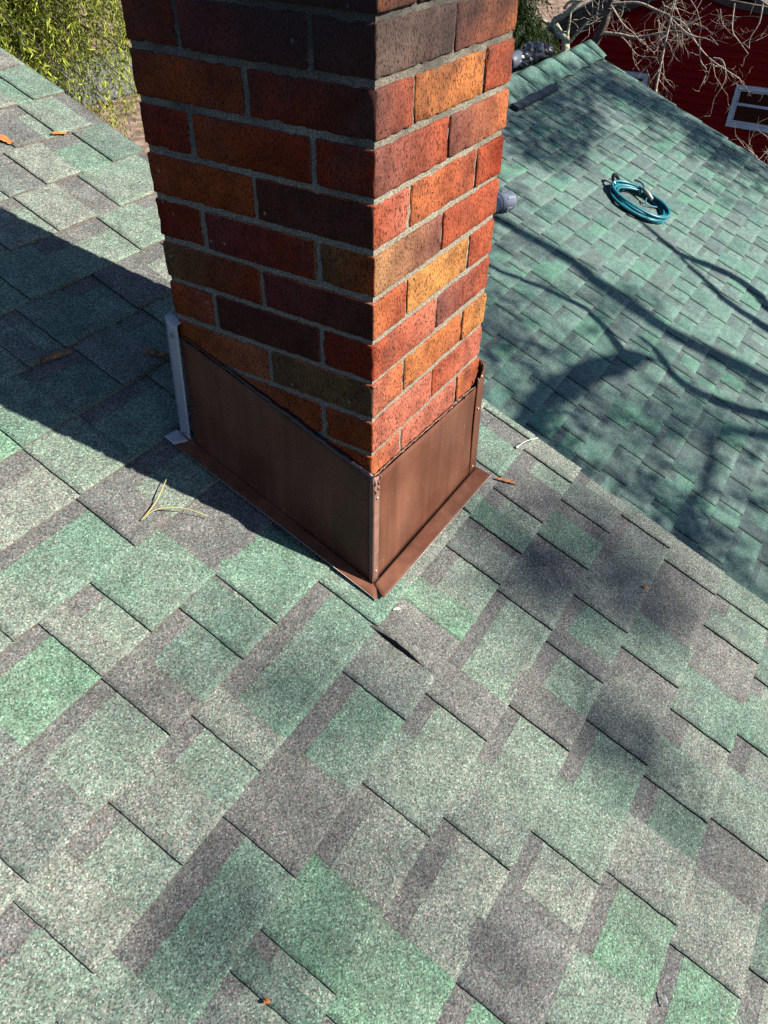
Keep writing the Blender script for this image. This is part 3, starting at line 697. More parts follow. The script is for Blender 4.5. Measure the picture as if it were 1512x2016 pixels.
for c_, r_, s_ in (((5.35, 2.33, zr + .03), (.22, .09, .08), 1), ((5.62, 2.36, zr + .06), (.17, .09, .08), 2), ((5.97, 2.33, zr + .06), (.13, .09, .07), 4), ((6.26, 2.34, zr + .065), (.15, .09, .085), 7), ((6.42, 2.30, zr + .05), (.09, .07, .07), 9)): lump(mb, c_, r_, s_)
mb.build("folded_sheet", M_BLACKG, plastic)
mb = MB(); mb.tube([(5.72, 2.33, zr + .075), (5.80, 2.33, zr + .08), (5.92, 2.33, zr + .085)], [.055, .062, .056], 14); mb.build("tape_band", M_TAPE, plastic)

# ------------------------------------------------------------------ small litter on the near roof
def chip(name, label, cat, a, b, wd, mt, seed, h=.010, th=.004):
    A = R1.P(a[0], a[1], h); Bp = R1.P(b[0], b[1], h); d = (Bp - A); ln = d.length; d.normalize(); s = d.cross(R1.n).normalized(); mb = MB(); k = 10; top = []
    for i in range(k + 1):
        t = i / k; ww = wd * (0.55 + .45 * math.sin(math.pi * min(1, max(0, t * .92 + .06)))) * (1 + .35 * nz(t * 6, seed))
        p = A + d * ln * t + R1.n * (.002 * math.sin(t * 3.1) + .001 * nz(t * 5, seed))
        top.append((p + s * (ww * .5 + wd * .2 * nz(t * 9, seed, 3)), p + R1.n * th, p - s * (ww * .5 + wd * .2 * nz(t * 9, seed, 7))))
    n0 = len(mb.v)
    for q in top: mb.v += [tuple(v) for v in q]
    for i in range(k):
        a0 = n0 + i * 3
        mb.face((a0, a0 + 3, a0 + 4, a0 + 1)); mb.face((a0 + 1, a0 + 4, a0 + 5, a0 + 2)); mb.face((a0 + 2, a0 + 5, a0 + 3, a0))
    o = mb.build(name, mt); tag(o, label, cat); return o
chip("bark_chip", "ragged strip of brown bark in the chimney shadow, farther from the chimney", "bark", (-.074, .718), (-.010, .708), .016, M_BARK1, 1)
chip("bark_chip", "blunt brown piece of bark in the chimney shadow beside the grey corner strip", "bark", (.104, .628), (.139, .580), .013, M_BARK1, 5, th=.007)
chip("dry_leaf", "orange leaf fragment at the upper left on the sunlit shingles", "leaf", (.350, 1.300), (.362, 1.258), .022, M_LEAF, 9)
chip("dry_leaf", "small curled tan leaf on a shingle joint near the roof edge", "leaf", (.474, 1.252), (.508, 1.240), .010, M_LEAF, 12)
chip("wood_sliver", "orange sliver of wood beside the right corner of the flashing", "wood sliver", (.432, -.050), (.458, -.092), .007, M_LEAF, 15, th=.003)
chip("leaf_scrap", "tiny orange leaf scrap on dark shingles to the right", "leaf", (.434, -.418), (.441, -.428), .008, M_LEAF, 18, th=.002)
chip("leaf_scrap", "thin tan scrap on dark shingles right of the flashing", "leaf", (.313, -.232), (.321, -.240), .004, M_LEAF, 19, th=.002)
chip("pale_fleck", "small white fleck just below the near corner of the flashing", "fleck", (-.022, -.058), (-.010, -.066), .005, M_FLECK, 22, th=.002)
chip("leaf_scrap", "tiny tan scrap near the bottom edge left of centre", "leaf", (-.640, -.237), (-.633, -.243), .006, M_LEAF, 25, th=.002)
chip("leaf_scrap", "thin pale sliver on a dark strip at the lower right", "leaf", (-.272, -.700), (-.287, -.712), .004, M_FLECK, 28, th=.002)
nd = thing("pine_needles", "pair of dry yellow pine needles joined at one end, beside the chimney shadow", "pine needles", R1.P(-.207, .355, .01))
mb = MB()
mb.tube(smooth_pts([R1.P(-.207, .355, .011), R1.P(-.165, .362, .016), R1.P(-.125, .378, .018), R1.P(-.092, .393, .014)], 5), [.0012] * 10 + [.0009] * 6, 5); mb.build("needle", M_NEEDLE, nd)
mb = MB(); mb.tube(smooth_pts([R1.P(-.207, .355, .011), R1.P(-.175, .350, .020), R1.P(-.140, .322, .022), R1.P(-.114, .285, .012)], 5), [.0011] * 10 + [.0008] * 6, 5); mb.build("needle", M_NEEDLE, nd)
mb = MB(); mb.tube(smooth_pts([R1.P(.556, -.042, .012), R1.P(.585, -.05, .02), R1.P(.625, -.066, .018)], 5), .0010, 5)
lump(mb, tuple(R1.P(.558, -.043, .013)), (.004, .004, .003), 3, 8, 6)
tag(mb.build("white_thread", M_FLECK), "white thread with a knotted end at the roof edge right of the chimney", "thread")

# ------------------------------------------------------------------ ground, drive
def ground_mat():
    mt, t, b, n, l = mat("leaf_litter_ground")
    tc = N(n, "ShaderNodeTexCoord"); a = N(n, "ShaderNodeTexNoise"); a.inputs["Scale"].default_value = 2.6; a.inputs["Detail"].default_value = 9; l.new(tc.outputs["Object"], a.inputs["Vector"])
    r = ramp(n, [(0.3, (0.08, 0.05, 0.032)), (0.48, (0.22, 0.14, 0.095)), (0.66, (0.40, 0.28, 0.20))]); l.new(a.outputs[0], r.inputs[0])
    f = N(n, "ShaderNodeTexNoise"); f.inputs["Scale"].default_value = 30; f.inputs["Detail"].default_value = 8; l.new(tc.outputs["Object"], f.inputs["Vector"])
    fr = ramp(n, [(0.3, (0.6, 0.6, 0.6)), (0.7, (1.25, 1.25, 1.25))]); l.new(f.outputs[0], fr.inputs[0])
    c = mix(n, l, 1.0, r.outputs[0], fr.outputs[0], 'MULTIPLY'); l.new(c, b.inputs["Base Color"]); b.inputs["Roughness"].default_value = 0.95
    return mt
GZ = -5.0
mb = MB(); nn = 60; n0 = 0
for j in range(nn + 1):
    for i in range(nn + 1):
        x = -70 + 170 * i / nn; y = -60 + 170 * j / nn; mb.v.append((x, y, GZ + .02 * nz(x * .15, y * .15) - .02))
for j in range(nn):
    for i in range(nn): a = j * (nn + 1) + i; mb.face((a, a + 1, a + nn + 2, a + nn + 1), (1, 1, 1), 0, True)
tag(mb.build("ground", ground_mat()), "tan leaf litter ground far below the roofs", "ground", kind="structure")
M_ROAD = simple("grey_drive_asphalt", (0.16, 0.155, 0.165), 0.9, nscale=5, namt=.25)
mb = MB(); pl = []
for i in range(15):
    t = i / 14; x = -6 + 50 * t; yc = 18.5 + .10 * (x - 12) + .5 * math.sin(x * .2); pl.append((x, yc))
for i in range(14):
    a, b = pl[i], pl[i + 1]; z_ = GZ + .012
    mb.quad((a[0], a[1] - 2.0, z_), (b[0], b[1] - 2.0, z_), (b[0], b[1] + 2.2, z_), (a[0], a[1] + 2.2, z_))
tag(mb.build("driveway", M_ROAD), "grey asphalt drive crossing the ground behind the evergreen", "driveway", kind="structure")

# ------------------------------------------------------------------ red house
house = thing("red_house", "dark red clapboard house behind the bare branches", "house", (12.5, 1.5, GZ))
HX = 12.0
def siding_mat():
    mt, t, b, n, l = mat("red_clapboard"); b.inputs["Specular IOR Level"].default_value = 0.12
    tc = N(n, "ShaderNodeTexCoord"); no = N(n, "ShaderNodeTexNoise"); no.inputs["Scale"].default_value = 3; no.inputs["Detail"].default_value = 8
    mp = N(n, "ShaderNodeMapping"); mp.inputs["Scale"].default_value = (1, .3, 4); l.new(tc.outputs["Object"], mp.inputs[0]); l.new(mp.outputs[0], no.inputs["Vector"])
    r = ramp(n, [(0.3, (0.300, 0.004, 0.002)), (0.7, (0.390, 0.006, 0.003))]); l.new(no.outputs[0], r.inputs[0]); l.new(r.outputs[0], b.inputs["Base Color"])
    b.inputs["Roughness"].default_value = 0.6; return mt
M_SID = siding_mat()
mb = MB()
prof = [(4.88, GZ), (4.88, -2.28), (4.10, -1.975), (3.45, -1.65), (2.94, -1.43), (2.45, -1.345), (1.45, -1.45), (-6.0, -1.9), (-6.0, GZ)]
mb.prism([(HX + .02, y, z) for y, z in prof], (6, 0, 0))
# clapboards: every course tilted out a little at its foot
def top_at(y):
    ps = [(4.88, -2.28), (4.10, -1.975), (3.45, -1.65), (2.94, -1.43), (2.45, -1.345), (1.45, -1.45), (-6.0, -1.9)]
    for (a, za), (b, zb_) in zip(ps, ps[1:]):
        if b <= y <= a: return za + (zb_ - za) * (a - y) / (a - b)
    return -2.3
z = GZ
while z < -1.35:
    zt_ = z + .10
    ys = [4.88 - i * .17 for i in range(65)]
    run = [y for y in ys if top_at(y) > zt_ - .03]
    if len(run) > 1:
        yA, yB = run[0], run[-1]
        mb.prism([(HX + .018, yA, z), (HX - .012, yA, z), (HX + .018, yA, zt_)], (0, yB - yA, 0))
    z = zt_
mb.build("clapboard_wall", M_SID, house)
M_WOOD = simple("weathered_brown_board", (0.105, 0.075, 0.055), 0.9, nscale=9, namt=.5)
mb = MB()
lowr = [(4.86, -2.27), (4.10, -1.975), (3.45, -1.65), (2.94, -1.43), (2.40, -1.30)]
upr = [(4.86, -2.23), (4.46, -1.91), (4.03, -1.64), (3.3, -1.22), (2.40, -.95)]
for i in range(4):
    for s_ in range(4):
        f0, f1 = s_ / 4, (s_ + 1) / 4
        q = [lerp((0, *lowr[i]), (0, *upr[i]), f0), lerp((0, *lowr[i + 1]), (0, *upr[i + 1]), f0), lerp((0, *lowr[i + 1]), (0, *upr[i + 1]), f1), lerp((0, *lowr[i]), (0, *upr[i]), f1)]
        mb.prism([(HX - .16 + .012 * (3 - s_), y, z) for _, y, z in q], (.12, 0, 0))
lr2 = [(2.40, -1.30), (1.93, -1.405), (1.45, -1.445), (-6, -1.9)]; ur2 = [(2.40, -.95), (1.93, -1.33), (1.47, -1.365), (-6, -1.75)]
for i in range(3): mb.prism([(HX - .14, *lr2[i]), (HX - .14, *lr2[i + 1]), (HX - .14, *ur2[i + 1]), (HX - .14, *ur2[i])], (.12, 0, 0))
mb.build("barge_board", M_WOOD, house)
mb = MB(); mb.tube([(HX - .17, 4.87, -2.225), (HX - .17, 4.46, -1.90), (HX - .17, 4.03, -1.63), (HX - .17, 3.3, -1.21)], .016, 6); mb.build("drip_edge", M_TRIM, house)
mb = MB()
mb.prism([(HX - .05, 4.9, -2.235), (HX - .05, 3.3, -1.2), (HX - .05, 2.4, -.93), (HX - .05, 2.4, -1.0), (HX - .05, 3.3, -1.27), (HX - .05, 4.9, -2.30)], (6.1, 0, 0))
mb.prism([(HX - .05, 2.4, -.93), (HX - .05, 1.46, -1.36), (HX - .05, -6, -1.74), (HX - .05, -6, -1.80), (HX - .05, 1.46, -1.42), (HX - .05, 2.4, -1.0)], (6.1, 0, 0))
mb.build("roof", simple("brown_house_shingles", (0.11, 0.085, 0.07), .9, nscale=15, namt=.4), house)
def glass():
    mt, t, b, n, l = mat("dark_window_glass")
    b.inputs["Base Color"].default_value = (0.012, 0.018, 0.012, 1); b.inputs["Roughness"].default_value = 0.12; return mt
M_GL = glass()
M_WINF = simple("white_window_frame", (0.86, 0.83, 0.80), .55, nscale=8, namt=.12)
def window(y0, y1, z0, z1):
    fr = MB(); wd = .055; xx = HX - .045
    for (a, b, c, d) in ((y0, y1, z1 - wd, z1), (y0, y1, z0, z0 + wd), (y0, y0 + wd, z0 + wd, z1 - wd), (y1 - wd, y1, z0 + wd, z1 - wd)):
        fr.box((xx, a, c), (HX + .02, b, d))
    # inner sash set back
    ii = .022
    for (a, b, c, d) in ((y0 + wd, y1 - wd, z1 - wd - ii, z1 - wd), (y0 + wd, y1 - wd, z0 + wd, z0 + wd + ii * 1.4), (y0 + wd, y0 + wd + ii, z0 + wd + ii * 1.4, z1 - wd - ii), (y1 - wd - ii, y1 - wd, z0 + wd + ii * 1.4, z1 - wd - ii)):
        fr.box((xx + .02, a, c), (HX + .02, b, d))
    o = fr.build("window", M_WINF, house); zm = z0 + (z1 - z0) * .55
    g = MB(); g.box((HX - .012, y0 + wd, z0 + wd), (HX - .010, y1 - wd, z1 - wd)); g.build("pane", M_GL, o)
    r_ = MB(); r_.box((xx + .025, y0 + wd + ii, zm - .017), (HX - .013, y1 - wd - ii, zm + .017)); r_.build("meeting_rail", M_WINF, o)
window(0.62, 1.575, -2.83, -2.295)
window(2.815, 3.75, -2.86, -2.325)

# ------------------------------------------------------------------ trees in view
def leaf_quad(mb, p, d, ln, wd, rnd, t):
    d = d.normalized(); s = d.cross(Vector((rnd.uniform(-1, 1), rnd.uniform(-1, 1), rnd.uniform(-1, 1)))); s = s.normalized() * wd * .5
    q = p + d * ln; n0 = len(mb.v); mid = p + d * ln * .45 + Vector((0, 0, -.04 * ln))
    mb.v += [tuple(p), tuple(mid + s), tuple(q), tuple(mid - s)]; mb.face((n0, n0 + 1, n0 + 2, n0 + 3), (t, t, t))

def evergreen(label, base, top_z, crown_pts, mt, rnd, nspray, size, trunk_r, group=None, strand=(.18, .5), leaves=9, name="evergreen_tree", centre=None):
    t_ = thing(name, label, "tree", base, group)
    mb = MB(); b = Vector(base); tp = Vector((base[0] + .1, base[1] - .1, top_z))
    mb.tube([b, b.lerp(tp, .35) + Vector((.04, .03, 0)), b.lerp(tp, .7) + Vector((-.03, .04, 0)), tp], [trunk_r, trunk_r * .8, trunk_r * .5, trunk_r * .1], 10)
    mb.build("trunk", M_TWIGD, t_)
    lm = MB(); fo = MB()
    for c in crown_pts:
        tip = Vector(c[:3]); rad = c[3]; dens = c[4] if len(c) > 4 else 1.0
        hb_ = max(0.05, min(.97, (tip.z + .25 - b.z) / (tp.z - b.z))); root = b.lerp(tp, hb_)
        bend = root.lerp(tip, .55) + Vector((0, 0, .12 * (tip - root).length))
        spine = smooth_pts([root, bend, tip], 6)
        lm.tube(spine, [max(.0025, trunk_r * .05 * (1 - i / len(spine)) + .0022) for i in range(len(spine))], 6)
        for _ in range(int(nspray * dens)):
            f = rnd.betavariate(2.2, 1.1); p = spine[min(len(spine) - 1, int(f * (len(spine) - 1)))] + Vector((rnd.gauss(0, rad * .5), rnd.gauss(0, rad * .5), rnd.gauss(0, rad * .35)))
            d = Vector((rnd.gauss(0, .35), rnd.gauss(0, .35), -1)).normalized(); ln = rnd.uniform(*strand)
            tone = min(1, max(0, rnd.gauss(.45, .38)))
            q = p.copy(); steps = leaves
            for k in range(steps):
                q2 = q + d * (ln / steps); d = (d + Vector((rnd.gauss(0, .12), rnd.gauss(0, .12), -.02))).normalized()
                for side in (-1, 1):
                    dd_ = (d + Vector((rnd.gauss(0, .55), rnd.gauss(0, .55), rnd.gauss(.0, .3)))).normalized()
                    leaf_quad(fo, q2, dd_, size * rnd.uniform(.6, 1.3) * (1.1 - .5 * k / steps), size * .17, rnd, min(1, max(0, tone + rnd.gauss(0, .15))))
                q = q2
    lm.build("limb", M_TWIGD, t_); fo.build("foliage", mt, t_)
    return t_
rnd = random.Random(31)
crown = []
for _ in range(66):      # weeping sprays beyond the far corner of the near roof
    q = rnd.random(); crown.append((1.9 + 1.7 * q + rnd.uniform(-.4, .4), 3.7 + 1.2 * rnd.random() + .4 * q, rnd.uniform(-1.3, -.05), .20, 1.0))
for _ in range(26):
    crown.append((3.05 + rnd.gauss(0, .28), 3.9 + rnd.gauss(0, .25), rnd.uniform(-1.05, -.2), .17, .9))
for _ in range(16):
    a = rnd.uniform(0, 6.28); crown.append((3.1 + 1.9 * math.cos(a), 5.8 + 1.9 * math.sin(a), rnd.uniform(-2.5, 1.0), .25, .5))
evergreen("yellow green weeping evergreen behind the left edge of the near roof", (3.0, 6.0, GZ), 2.4, crown, M_FOL, rnd, 60, .046, .16)
crown = []
for _ in range(46): crown.append((10.1 + rnd.gauss(0, .35), 4.25 + rnd.gauss(0, .33), rnd.uniform(-2.3, -.2), .20))
for _ in range(20): a = rnd.uniform(0, 6.28); crown.append((10.2 + .9 * math.cos(a), 4.6 + .9 * math.sin(a), rnd.uniform(-3.4, .8), .22))
evergreen("dark green evergreen beyond the lower roof, just right of the chimney", (10.2, 4.5, GZ), 1.8, crown, M_FOLD, rnd, 60, .085, .15)

def twigs(mb, P, d, ln, rad, depth, rnd, droop=0.0):
    k = 5; pts = [P.copy()]; dirv = d.normalized(); kids = []
    for i in range(k):
        dirv = (dirv + Vector((rnd.gauss(0, .22), rnd.gauss(0, .22), rnd.gauss(-droop, .22)))).normalized(); pts.append(pts[-1] + dirv * ln / k); kids.append((pts[-1], dirv.copy()))
    mb.tube(pts, [rad * (1 - .7 * i / k) for i in range(k + 1)], 5, cap=False)
    if depth > 0:
        for (p, dv) in kids[1:]:
            if rnd.random() < .62: twigs(mb, p, (dv + Vector((rnd.gauss(0, .8), rnd.gauss(0, .8), rnd.gauss(0, .7)))), ln * rnd.uniform(.4, .7), rad * .5, depth - 1, rnd, droop)

def V(X, l): return [Vector((X, y, z)) for y, z in l]
rnd = random.Random(77)
t1 = thing("bare_tree", "bare tree with pale crooked branches in front of the red house", "tree", (9.9, 3.5, GZ))
mb = MB(); mb.tube(smooth_pts([(9.9, 3.45, GZ), (9.95, 3.3, -3.4), (10, 3.13, -1.83), (10, 3.08, -1.74), (10, 2.97, -1.46), (10, 2.93, -1.2), (10.1, 2.7, -.3), (10.2, 2.6, .8)], 4), [.085] * 10 + [.05] * 8 + [.035] * 11, 10); mb.build("trunk", M_TWIGD, t1)
mb = MB(); tw = MB()
limb1 = smooth_pts([(10.08, 2.8, -.6), (10.0, 3.05, -1.05), (10, 2.98, -1.24)] + V(10, [(2.88, -1.25), (2.61, -1.22), (2.38, -1.27), (2.15, -1.33), (2.0, -1.39), (1.83, -1.55), (1.61, -1.70), (1.24, -1.85)]), 4)
mb.tube(limb1, [.022 - .0004 * i for i in range(len(limb1))], 8)
limb2 = smooth_pts([(10, 3.03, -1.62)] + V(10, [(2.98, -1.57), (2.75, -1.56), (2.53, -1.565), (2.17, -1.47), (1.98, -1.46)]), 4)
mb.tube(limb2, [.026 - .0008 * i for i in range(len(limb2))], 8); mb.build("limb", M_TWIG, t1)
for q in limb1[6::2] + limb2[6::2]:
    if rnd.random() < .8: twigs(tw, q, Vector((rnd.gauss(0, .3), -rnd.uniform(.1, 1), rnd.uniform(-1, .6))), rnd.uniform(.22, .5), .0052, 2, rnd)
for st_ in ([(2.98, -1.57), (2.75, -1.62), (2.53, -1.78), (2.42, -1.72), (2.2, -1.55)], [(2.88, -1.25), (2.7, -1.42), (2.55, -1.50), (2.4, -1.6), (2.2, -1.62)], [(1.55, -1.15), (1.5, -1.4), (1.4, -1.5), (1.25, -1.62)],
            [(1.24, -1.12), (1.22, -1.3), (1.27, -1.45), (1.25, -1.56)], [(1.8, -1.5), (1.72, -1.72), (1.63, -1.8), (1.62, -1.95)], [(1.62, -1.70), (1.5, -1.72), (1.42, -1.9), (1.48, -2.1)], [(2.17, -1.3), (1.9, -1.45), (1.7, -1.47), (1.55, -1.52)]):
    pq = smooth_pts(V(10 + rnd.uniform(-.2, .2), st_), 4); tw.tube(pq, [.009 - .0004 * i for i in range(len(pq))], 6, cap=False)
    for q in pq[3::3]: twigs(tw, q, Vector((rnd.gauss(0, .3), rnd.gauss(0, 1), rnd.gauss(-.2, .7))), rnd.uniform(.12, .3), .004, 1, rnd)
for _ in range(9):
    p = Vector((10 + rnd.uniform(-.3, .4), rnd.uniform(1.5, 2.4), rnd.uniform(-1.5, -1.1))); twigs(tw, p, Vector((rnd.gauss(0, .3), rnd.gauss(0, .8), -.6)), rnd.uniform(.3, .55), .0055, 2, rnd, .06)
tw.build("twigs", M_TWIG, t1)

t2 = thing("bare_sapling", "thin pale upright stem with drooping twigs in front of the red house", "sapling", (9.7, 2.1, GZ))
mb = MB(); st = smooth_pts([(9.7, 2.12, GZ), (9.75, 2.12, -3.2), (9.8, 2.12, -2.15), (9.8, 2.13, -1.99), (9.8, 2.14, -1.37), (9.8, 2.13, -1.1), (9.8, 2.1, -.2)], 5); mb.tube(st, [.022 - .0004 * i for i in range(len(st))], 8); mb.build("stem", M_TWIG, t2)
tw = MB()
for i in range(26):
    z_ = rnd.uniform(-2.0, -1.0); twigs(tw, Vector((9.8, 2.13, z_)), Vector((rnd.gauss(0, .4), rnd.gauss(0, .7), -.35)), rnd.uniform(.18, .38), .0045, 1, rnd, .16)
tw.build("twigs", M_TWIG, t2)

t3 = thing("bare_tree", "stout lichen covered crooked limb rising behind the lower ridge", "tree", (9.4, 3.3, GZ))
mb = MB(); P3 = smooth_pts([(9.6, 3.2, GZ), (9.9, 3.3, -3.0), (10, 3.42, -1.78), (10, 3.52, -1.64), (10, 3.62, -1.52), (10, 3.57, -1.465), (10, 3.47, -1.40), (10.05, 3.3, -1.2), (10.2, 3.0, -.6)], 4)
mb.tube(P3, [.060 - .0010 * i for i in range(len(P3))], 9); mb.build("trunk", M_LICHEN, t3)
mb = MB(); mb.tube(smooth_pts(V(10, [(3.62, -1.56), (3.70, -1.54), (3.79, -1.50)]), 3), [.03, .028, .026, .024, .022, .02, .018], 7)
for l_ in ([(3.42, -1.75), (3.42, -1.47), (3.42, -1.34), (3.38, -1.1)], [(3.42, -1.75), (3.22, -1.51), (3.14, -1.42), (2.98, -1.35)], [(3.52, -1.36), (3.45, -1.28), (3.3, -1.26)]):
    pq = smooth_pts(V(10, l_), 4); mb.tube(pq, [.020 - .0012 * i for i in range(len(pq))], 7, cap=False)
mb.build("limb", M_LICHEN, t3)
tw = MB()
for _ in range(12): twigs(tw, Vector((10, rnd.uniform(3.0, 3.45), rnd.uniform(-1.6, -1.2))), Vector((rnd.gauss(0, .3), rnd.gauss(-.3, .6), rnd.gauss(0, .6))), rnd.uniform(.2, .4), .005, 1, rnd)
tw.build("twigs", M_TWIG, t3)

t4 = thing("bare_shrub", "low bare twigs poking up over the right edge of the lower roof", "shrub", (9.6, .6, GZ))
tw = MB()
for l_ in ([(.5, -4.9), (.55, -3.4), (.60, -2.75), (.74, -2.62), (.86, -2.6)], [(.45, -4.9), (.5, -3.2), (.6, -2.72), (.63, -2.5), (.72, -2.36)], [(.55, -4.9), (.6, -3.1), (.7, -2.68), (.82, -2.56), (.95, -2.50)]):
    pq = smooth_pts(V(9.8, l_), 4); tw.tube(pq, [.016 - .0007 * i for i in range(len(pq))], 6, cap=False)
    for q in pq[8::2]: twigs(tw, q, Vector((rnd.gauss(0, .3), rnd.gauss(0, .7), .5)), rnd.uniform(.12, .3), .004, 1, rnd)
tw.build("twigs", M_TWIG, t4)

# ------------------------------------------------------------------ the tree south of the house whose limbs shade the roofs
shade = thing("bare_tree", "tall tree on the sunny side whose limbs shade the roofs", "tree", (9.4, -9.2, GZ))
def up(R, x, y, t): return R.P(x, y, 0) + SUN * t
SB = {
 'A': ([(3.05, 1.33), (3.05, 1.13), (3.13, .97), (3.2, .84), (3.24, .71), (3.26, .6), (3.2, .45), (3.13, .35), (3.1, .28)], [.012, .013, .014, .016, .018, .020, .024, .032, .045], 3.3),
 'B': ([(3.24, .16), (3.19, .225), (3.13, .262), (2.95, .32), (2.76, .39), (2.47, .45), (2.29, .48), (2.1, .46), (1.9, .5)], [.014, .040, .062, .070, .072, .072, .066, .060, .05], 6.0),
 'C': ([(3.45, 1.65), (3.51, 1.43), (3.55, 1.27), (3.61, 1.01), (3.63, .8), (3.59, .71), (3.60, .54), (3.6, .18), (3.67, -.06), (3.75, -.3), (3.8, -.45), (3.9, -.9)], [.030, .038, .044, .050, .054, .058, .062, .064, .066, .068, .070, .075], 7.5),
 'D': ([(4.64, .75), (4.61, .66), (4.58, .56), (4.56, .43), (4.6, .32), (4.67, .2), (4.73, .06), (4.73, -.03), (4.69, -.16), (4.63, -.25), (4.6, -.8)], [.012, .016, .022, .028, .034, .038, .042, .046, .05, .055, .065], 4.2),
 'D2': ([(4.52, .40), (4.49, .33), (4.45, .21), (4.39, .09), (4.36, -.04), (4.36, -.2), (4.36, -.35), (4.4, -.8)], [.014, .018, .024, .030, .036, .042, .05, .06], 4.5),
 'E': ([(3.36, .3), (3.33, .19), (3.24, .07), (3.2, -.07), (3.27, -.24), (3.36, -.4), (3.44, -.5), (3.6, -.9)], [.014, .02, .028, .034, .036, .04, .045, .055], 4.2),
 'F': ([(3.1, -.36), (2.95, -.30), (2.85, -.28), (2.79, -.33), (2.61, -.35), (2.42, -.35), (2.27, -.36), (2.0, -.42)], [.022, .022, .024, .026, .026, .024, .020, .016], 9.0),
}
for k_, (pl_, rr_, t_) in SB.items():
    pq = smooth_pts([up(R2, x, y, t_ + .15 * nz(i * .9, len(pl_))) for i, (x, y) in enumerate(pl_)], 3)
    ra = []
    for i in range(len(pq)): f = i / 3; a_ = int(f); b_ = min(a_ + 1, len(rr_) - 1); ra.append((rr_[a_] + (rr_[b_] - rr_[a_]) * (f - a_)) * 1.0 + .006)
    mb = MB(); mb.tube(pq, ra, 8); mb.build("limb", M_TWIGD, shade)

mb = MB(); mb.tube([(9.4, -9.2, GZ), (9.2, -9.0, -3), (9.0, -9.0, -1), (8.9, -9.1, 1), (8.9, -9.3, 3.2)], [.28, .24, .2, .14, .05], 12)
for e_ in (up(R2, 3.9, -.9, 7.5), up(R2, 4.6, -.8, 4.2), up(R2, 4.4, -.8, 4.5), up(R2, 3.6, -.9, 4.2), up(R2, 3.1, -.36, 9.0)):
    s_ = Vector((9.0, -9.0, min(-.6, e_.z - 2.5))); mb.tube([s_, s_.lerp(e_, .5) + Vector((.1, -.3, -.3)), e_], [.09, .07, .05], 8)
mb.build("trunk", M_TWIGD, shade)
# needle tufts high up: their blurred shade dapples both roofs
rnd = random.Random(99); fo = MB()
def tuft(c, r, n):
    for _ in range(n):
        p = c + Vector((rnd.gauss(0, r[0]), rnd.gauss(0, r[1]), rnd.gauss(0, r[2])))
        d = Vector((rnd.gauss(0, 1), rnd.gauss(0, 1), rnd.gauss(0, 1)))
        leaf_quad(fo, p, d, rnd.uniform(.06, .12), .034, rnd, rnd.random())
for x, y in [(6.82, 1.92), (6.66, 1.51), (6.75, 1.09), (6.74, .64), (6.69, .29), (6.9, 1.3), (6.85, .8), (6.9, .45), (5.39, 1.89), (5.49, 1.76), (6.0, 1.74), (6.1, 1.93), (4.97, 1.79), (4.7, 1.71), (5.02, 1.64), (5.55, 1.6), (5.2, 1.5), (4.6, 1.5), (4.9, 1.45), (6.4, 1.75), (6.45, 1.6)]:
    tuft(up(R2, x, y, rnd.uniform(7, 9)), (.14, .11, .10), 120)
for _ in range(110):
    x, y = rnd.uniform(1.8, 6.8), rnd.uniform(-.9, 2.0)
    if 4.1 < x < 5.8 and -.2 < y < 1.35: continue
    tuft(up(R2, x, y, rnd.uniform(8, 12)), (.09, .07, .07), 26)
for _ in range(70):
    tuft(up(R2, rnd.uniform(1.7, 3.7), rnd.uniform(-.7, 1.4), rnd.uniform(11, 15)), (.12, .10, .10), 30)
for _ in range(26):
    tuft(up(R2, rnd.uniform(6.35, 7.0), rnd.uniform(.1, 2.0), rnd.uniform(8, 10)), (.13, .11, .10), 60)
for _ in range(20):
    tuft(up(R2, rnd.uniform(4.6, 6.7), rnd.uniform(1.55, 2.1), rnd.uniform(8, 11)), (.13, .09, .10), 50)
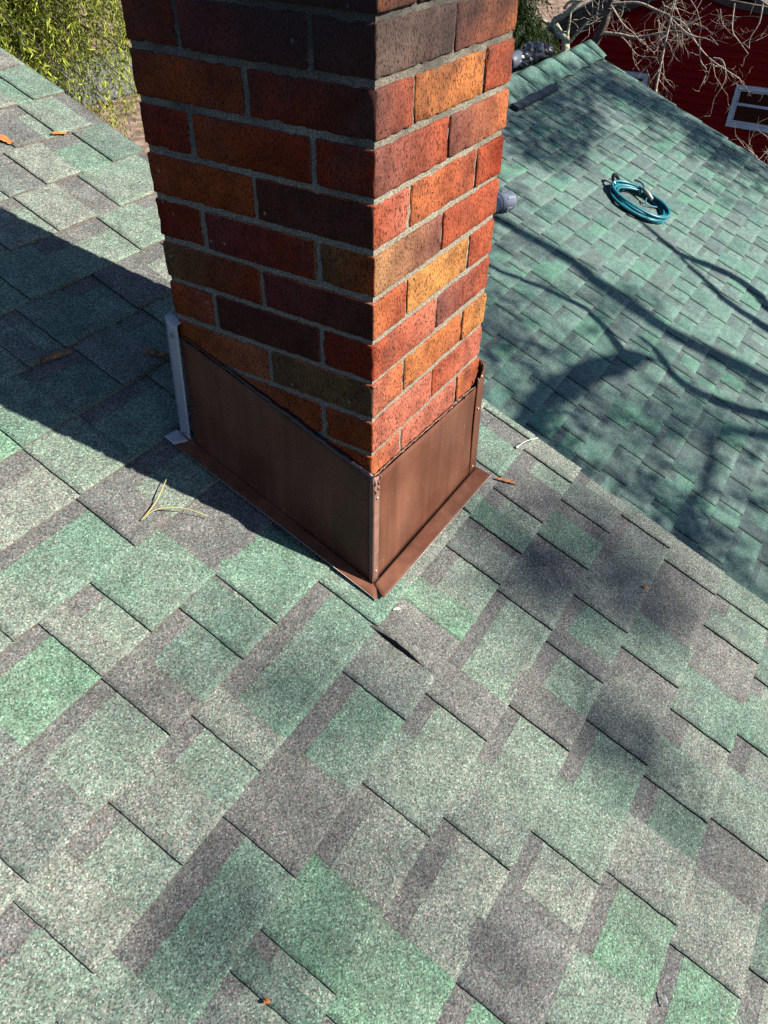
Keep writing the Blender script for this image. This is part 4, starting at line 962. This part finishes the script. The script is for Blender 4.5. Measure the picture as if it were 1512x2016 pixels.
for x, y in [(2.83, .92), (2.6, .8), (2.41, .76), (2.5, .62), (3.3, 1.3), (2.36, -.39), (2.12, -.61), (2.13, -.37), (2.3, -.15), (3.0, -.5), (2.6, .2), (2.12, .45), (2.05, .25), (2.1, 0), (2.2, -.2), (2.1, -.3), (2.2, -.45), (2.25, -.6), (2.0, -.5), (2.4, -.75), (2.7, -.7), (1.95, .1), (2.3, .3)]:
    tuft(up(R2, x, y, rnd.uniform(5.5, 8)), (.09, .08, .08), 40)
for x, y, n_ in [(.305, -.259, 60), (.266, -.215, 50), (.403, -.488, 40), (.415, -.46, 36), (.03, -.523, 40), (.074, -.532, 30), (-.651, -.112, 10), (-.6, -.16, 10), (-.72, -.12, 8), (-.29, -.03, 8), (-.35, -.37, 20), (-.44, .17, 10), (.5, -.35, 30), (.22, -.36, 16), (.45, -.25, 30), (.3, -.1, 20)]:
    tuft(up(R1, x, y, rnd.uniform(9, 12)), (.045, .045, .045), int(n_ * .5))
fo.build("foliage", M_NFOL, shade)
pine = thing("pine_tree", "tall pine on the sunny side whose high needles dapple the near roof", "tree", (5.0, -21.0, GZ))
mb = MB(); mb.tube([(5.0, -21.0, GZ), (5.1, -20.6, 2), (5.0, -20.2, 8), (4.9, -19.8, 13), (4.9, -19.5, 17)], [.35, .3, .24, .15, .04], 12); mb.build("trunk", M_TWIGD, pine)
fo = MB()
for x, y in ((-.66, -.13), (-.56, -.24), (-.74, -.2), (-.27, -.10), (-.24, -.02), (-.22, -.18), (-.33, -.20),
             (.30, -.20), (.40, -.30), (.48, -.42), (.55, -.55), (.45, -.15), (.52, -.25), (.25, -.33), (.05, -.52), (.10, -.45), (-.2, -.6), (.58, -.35), (.35, -.05)):
    tuft(up(R1, x + rnd.uniform(-.03, .03), y + rnd.uniform(-.03, .03), rnd.uniform(18, 23)), (.075, .07, .07), 20)
for x, y in ((-.8, -.3), (-.2, -.5), (.4, -.2), (.2, .2), (.5, -.7), (-.5, .3)):
    c = up(R1, x, y, 22); r0 = Vector((5.0, -20.2, c.z - 1.0)); lm = MB(); lm.tube([r0, r0.lerp(c, .5) + Vector((0, 0, .2)), c], [.05, .03, .008], 6); lm.build("limb", M_TWIGD, pine)
fo.build("foliage", M_NFOL, pine)
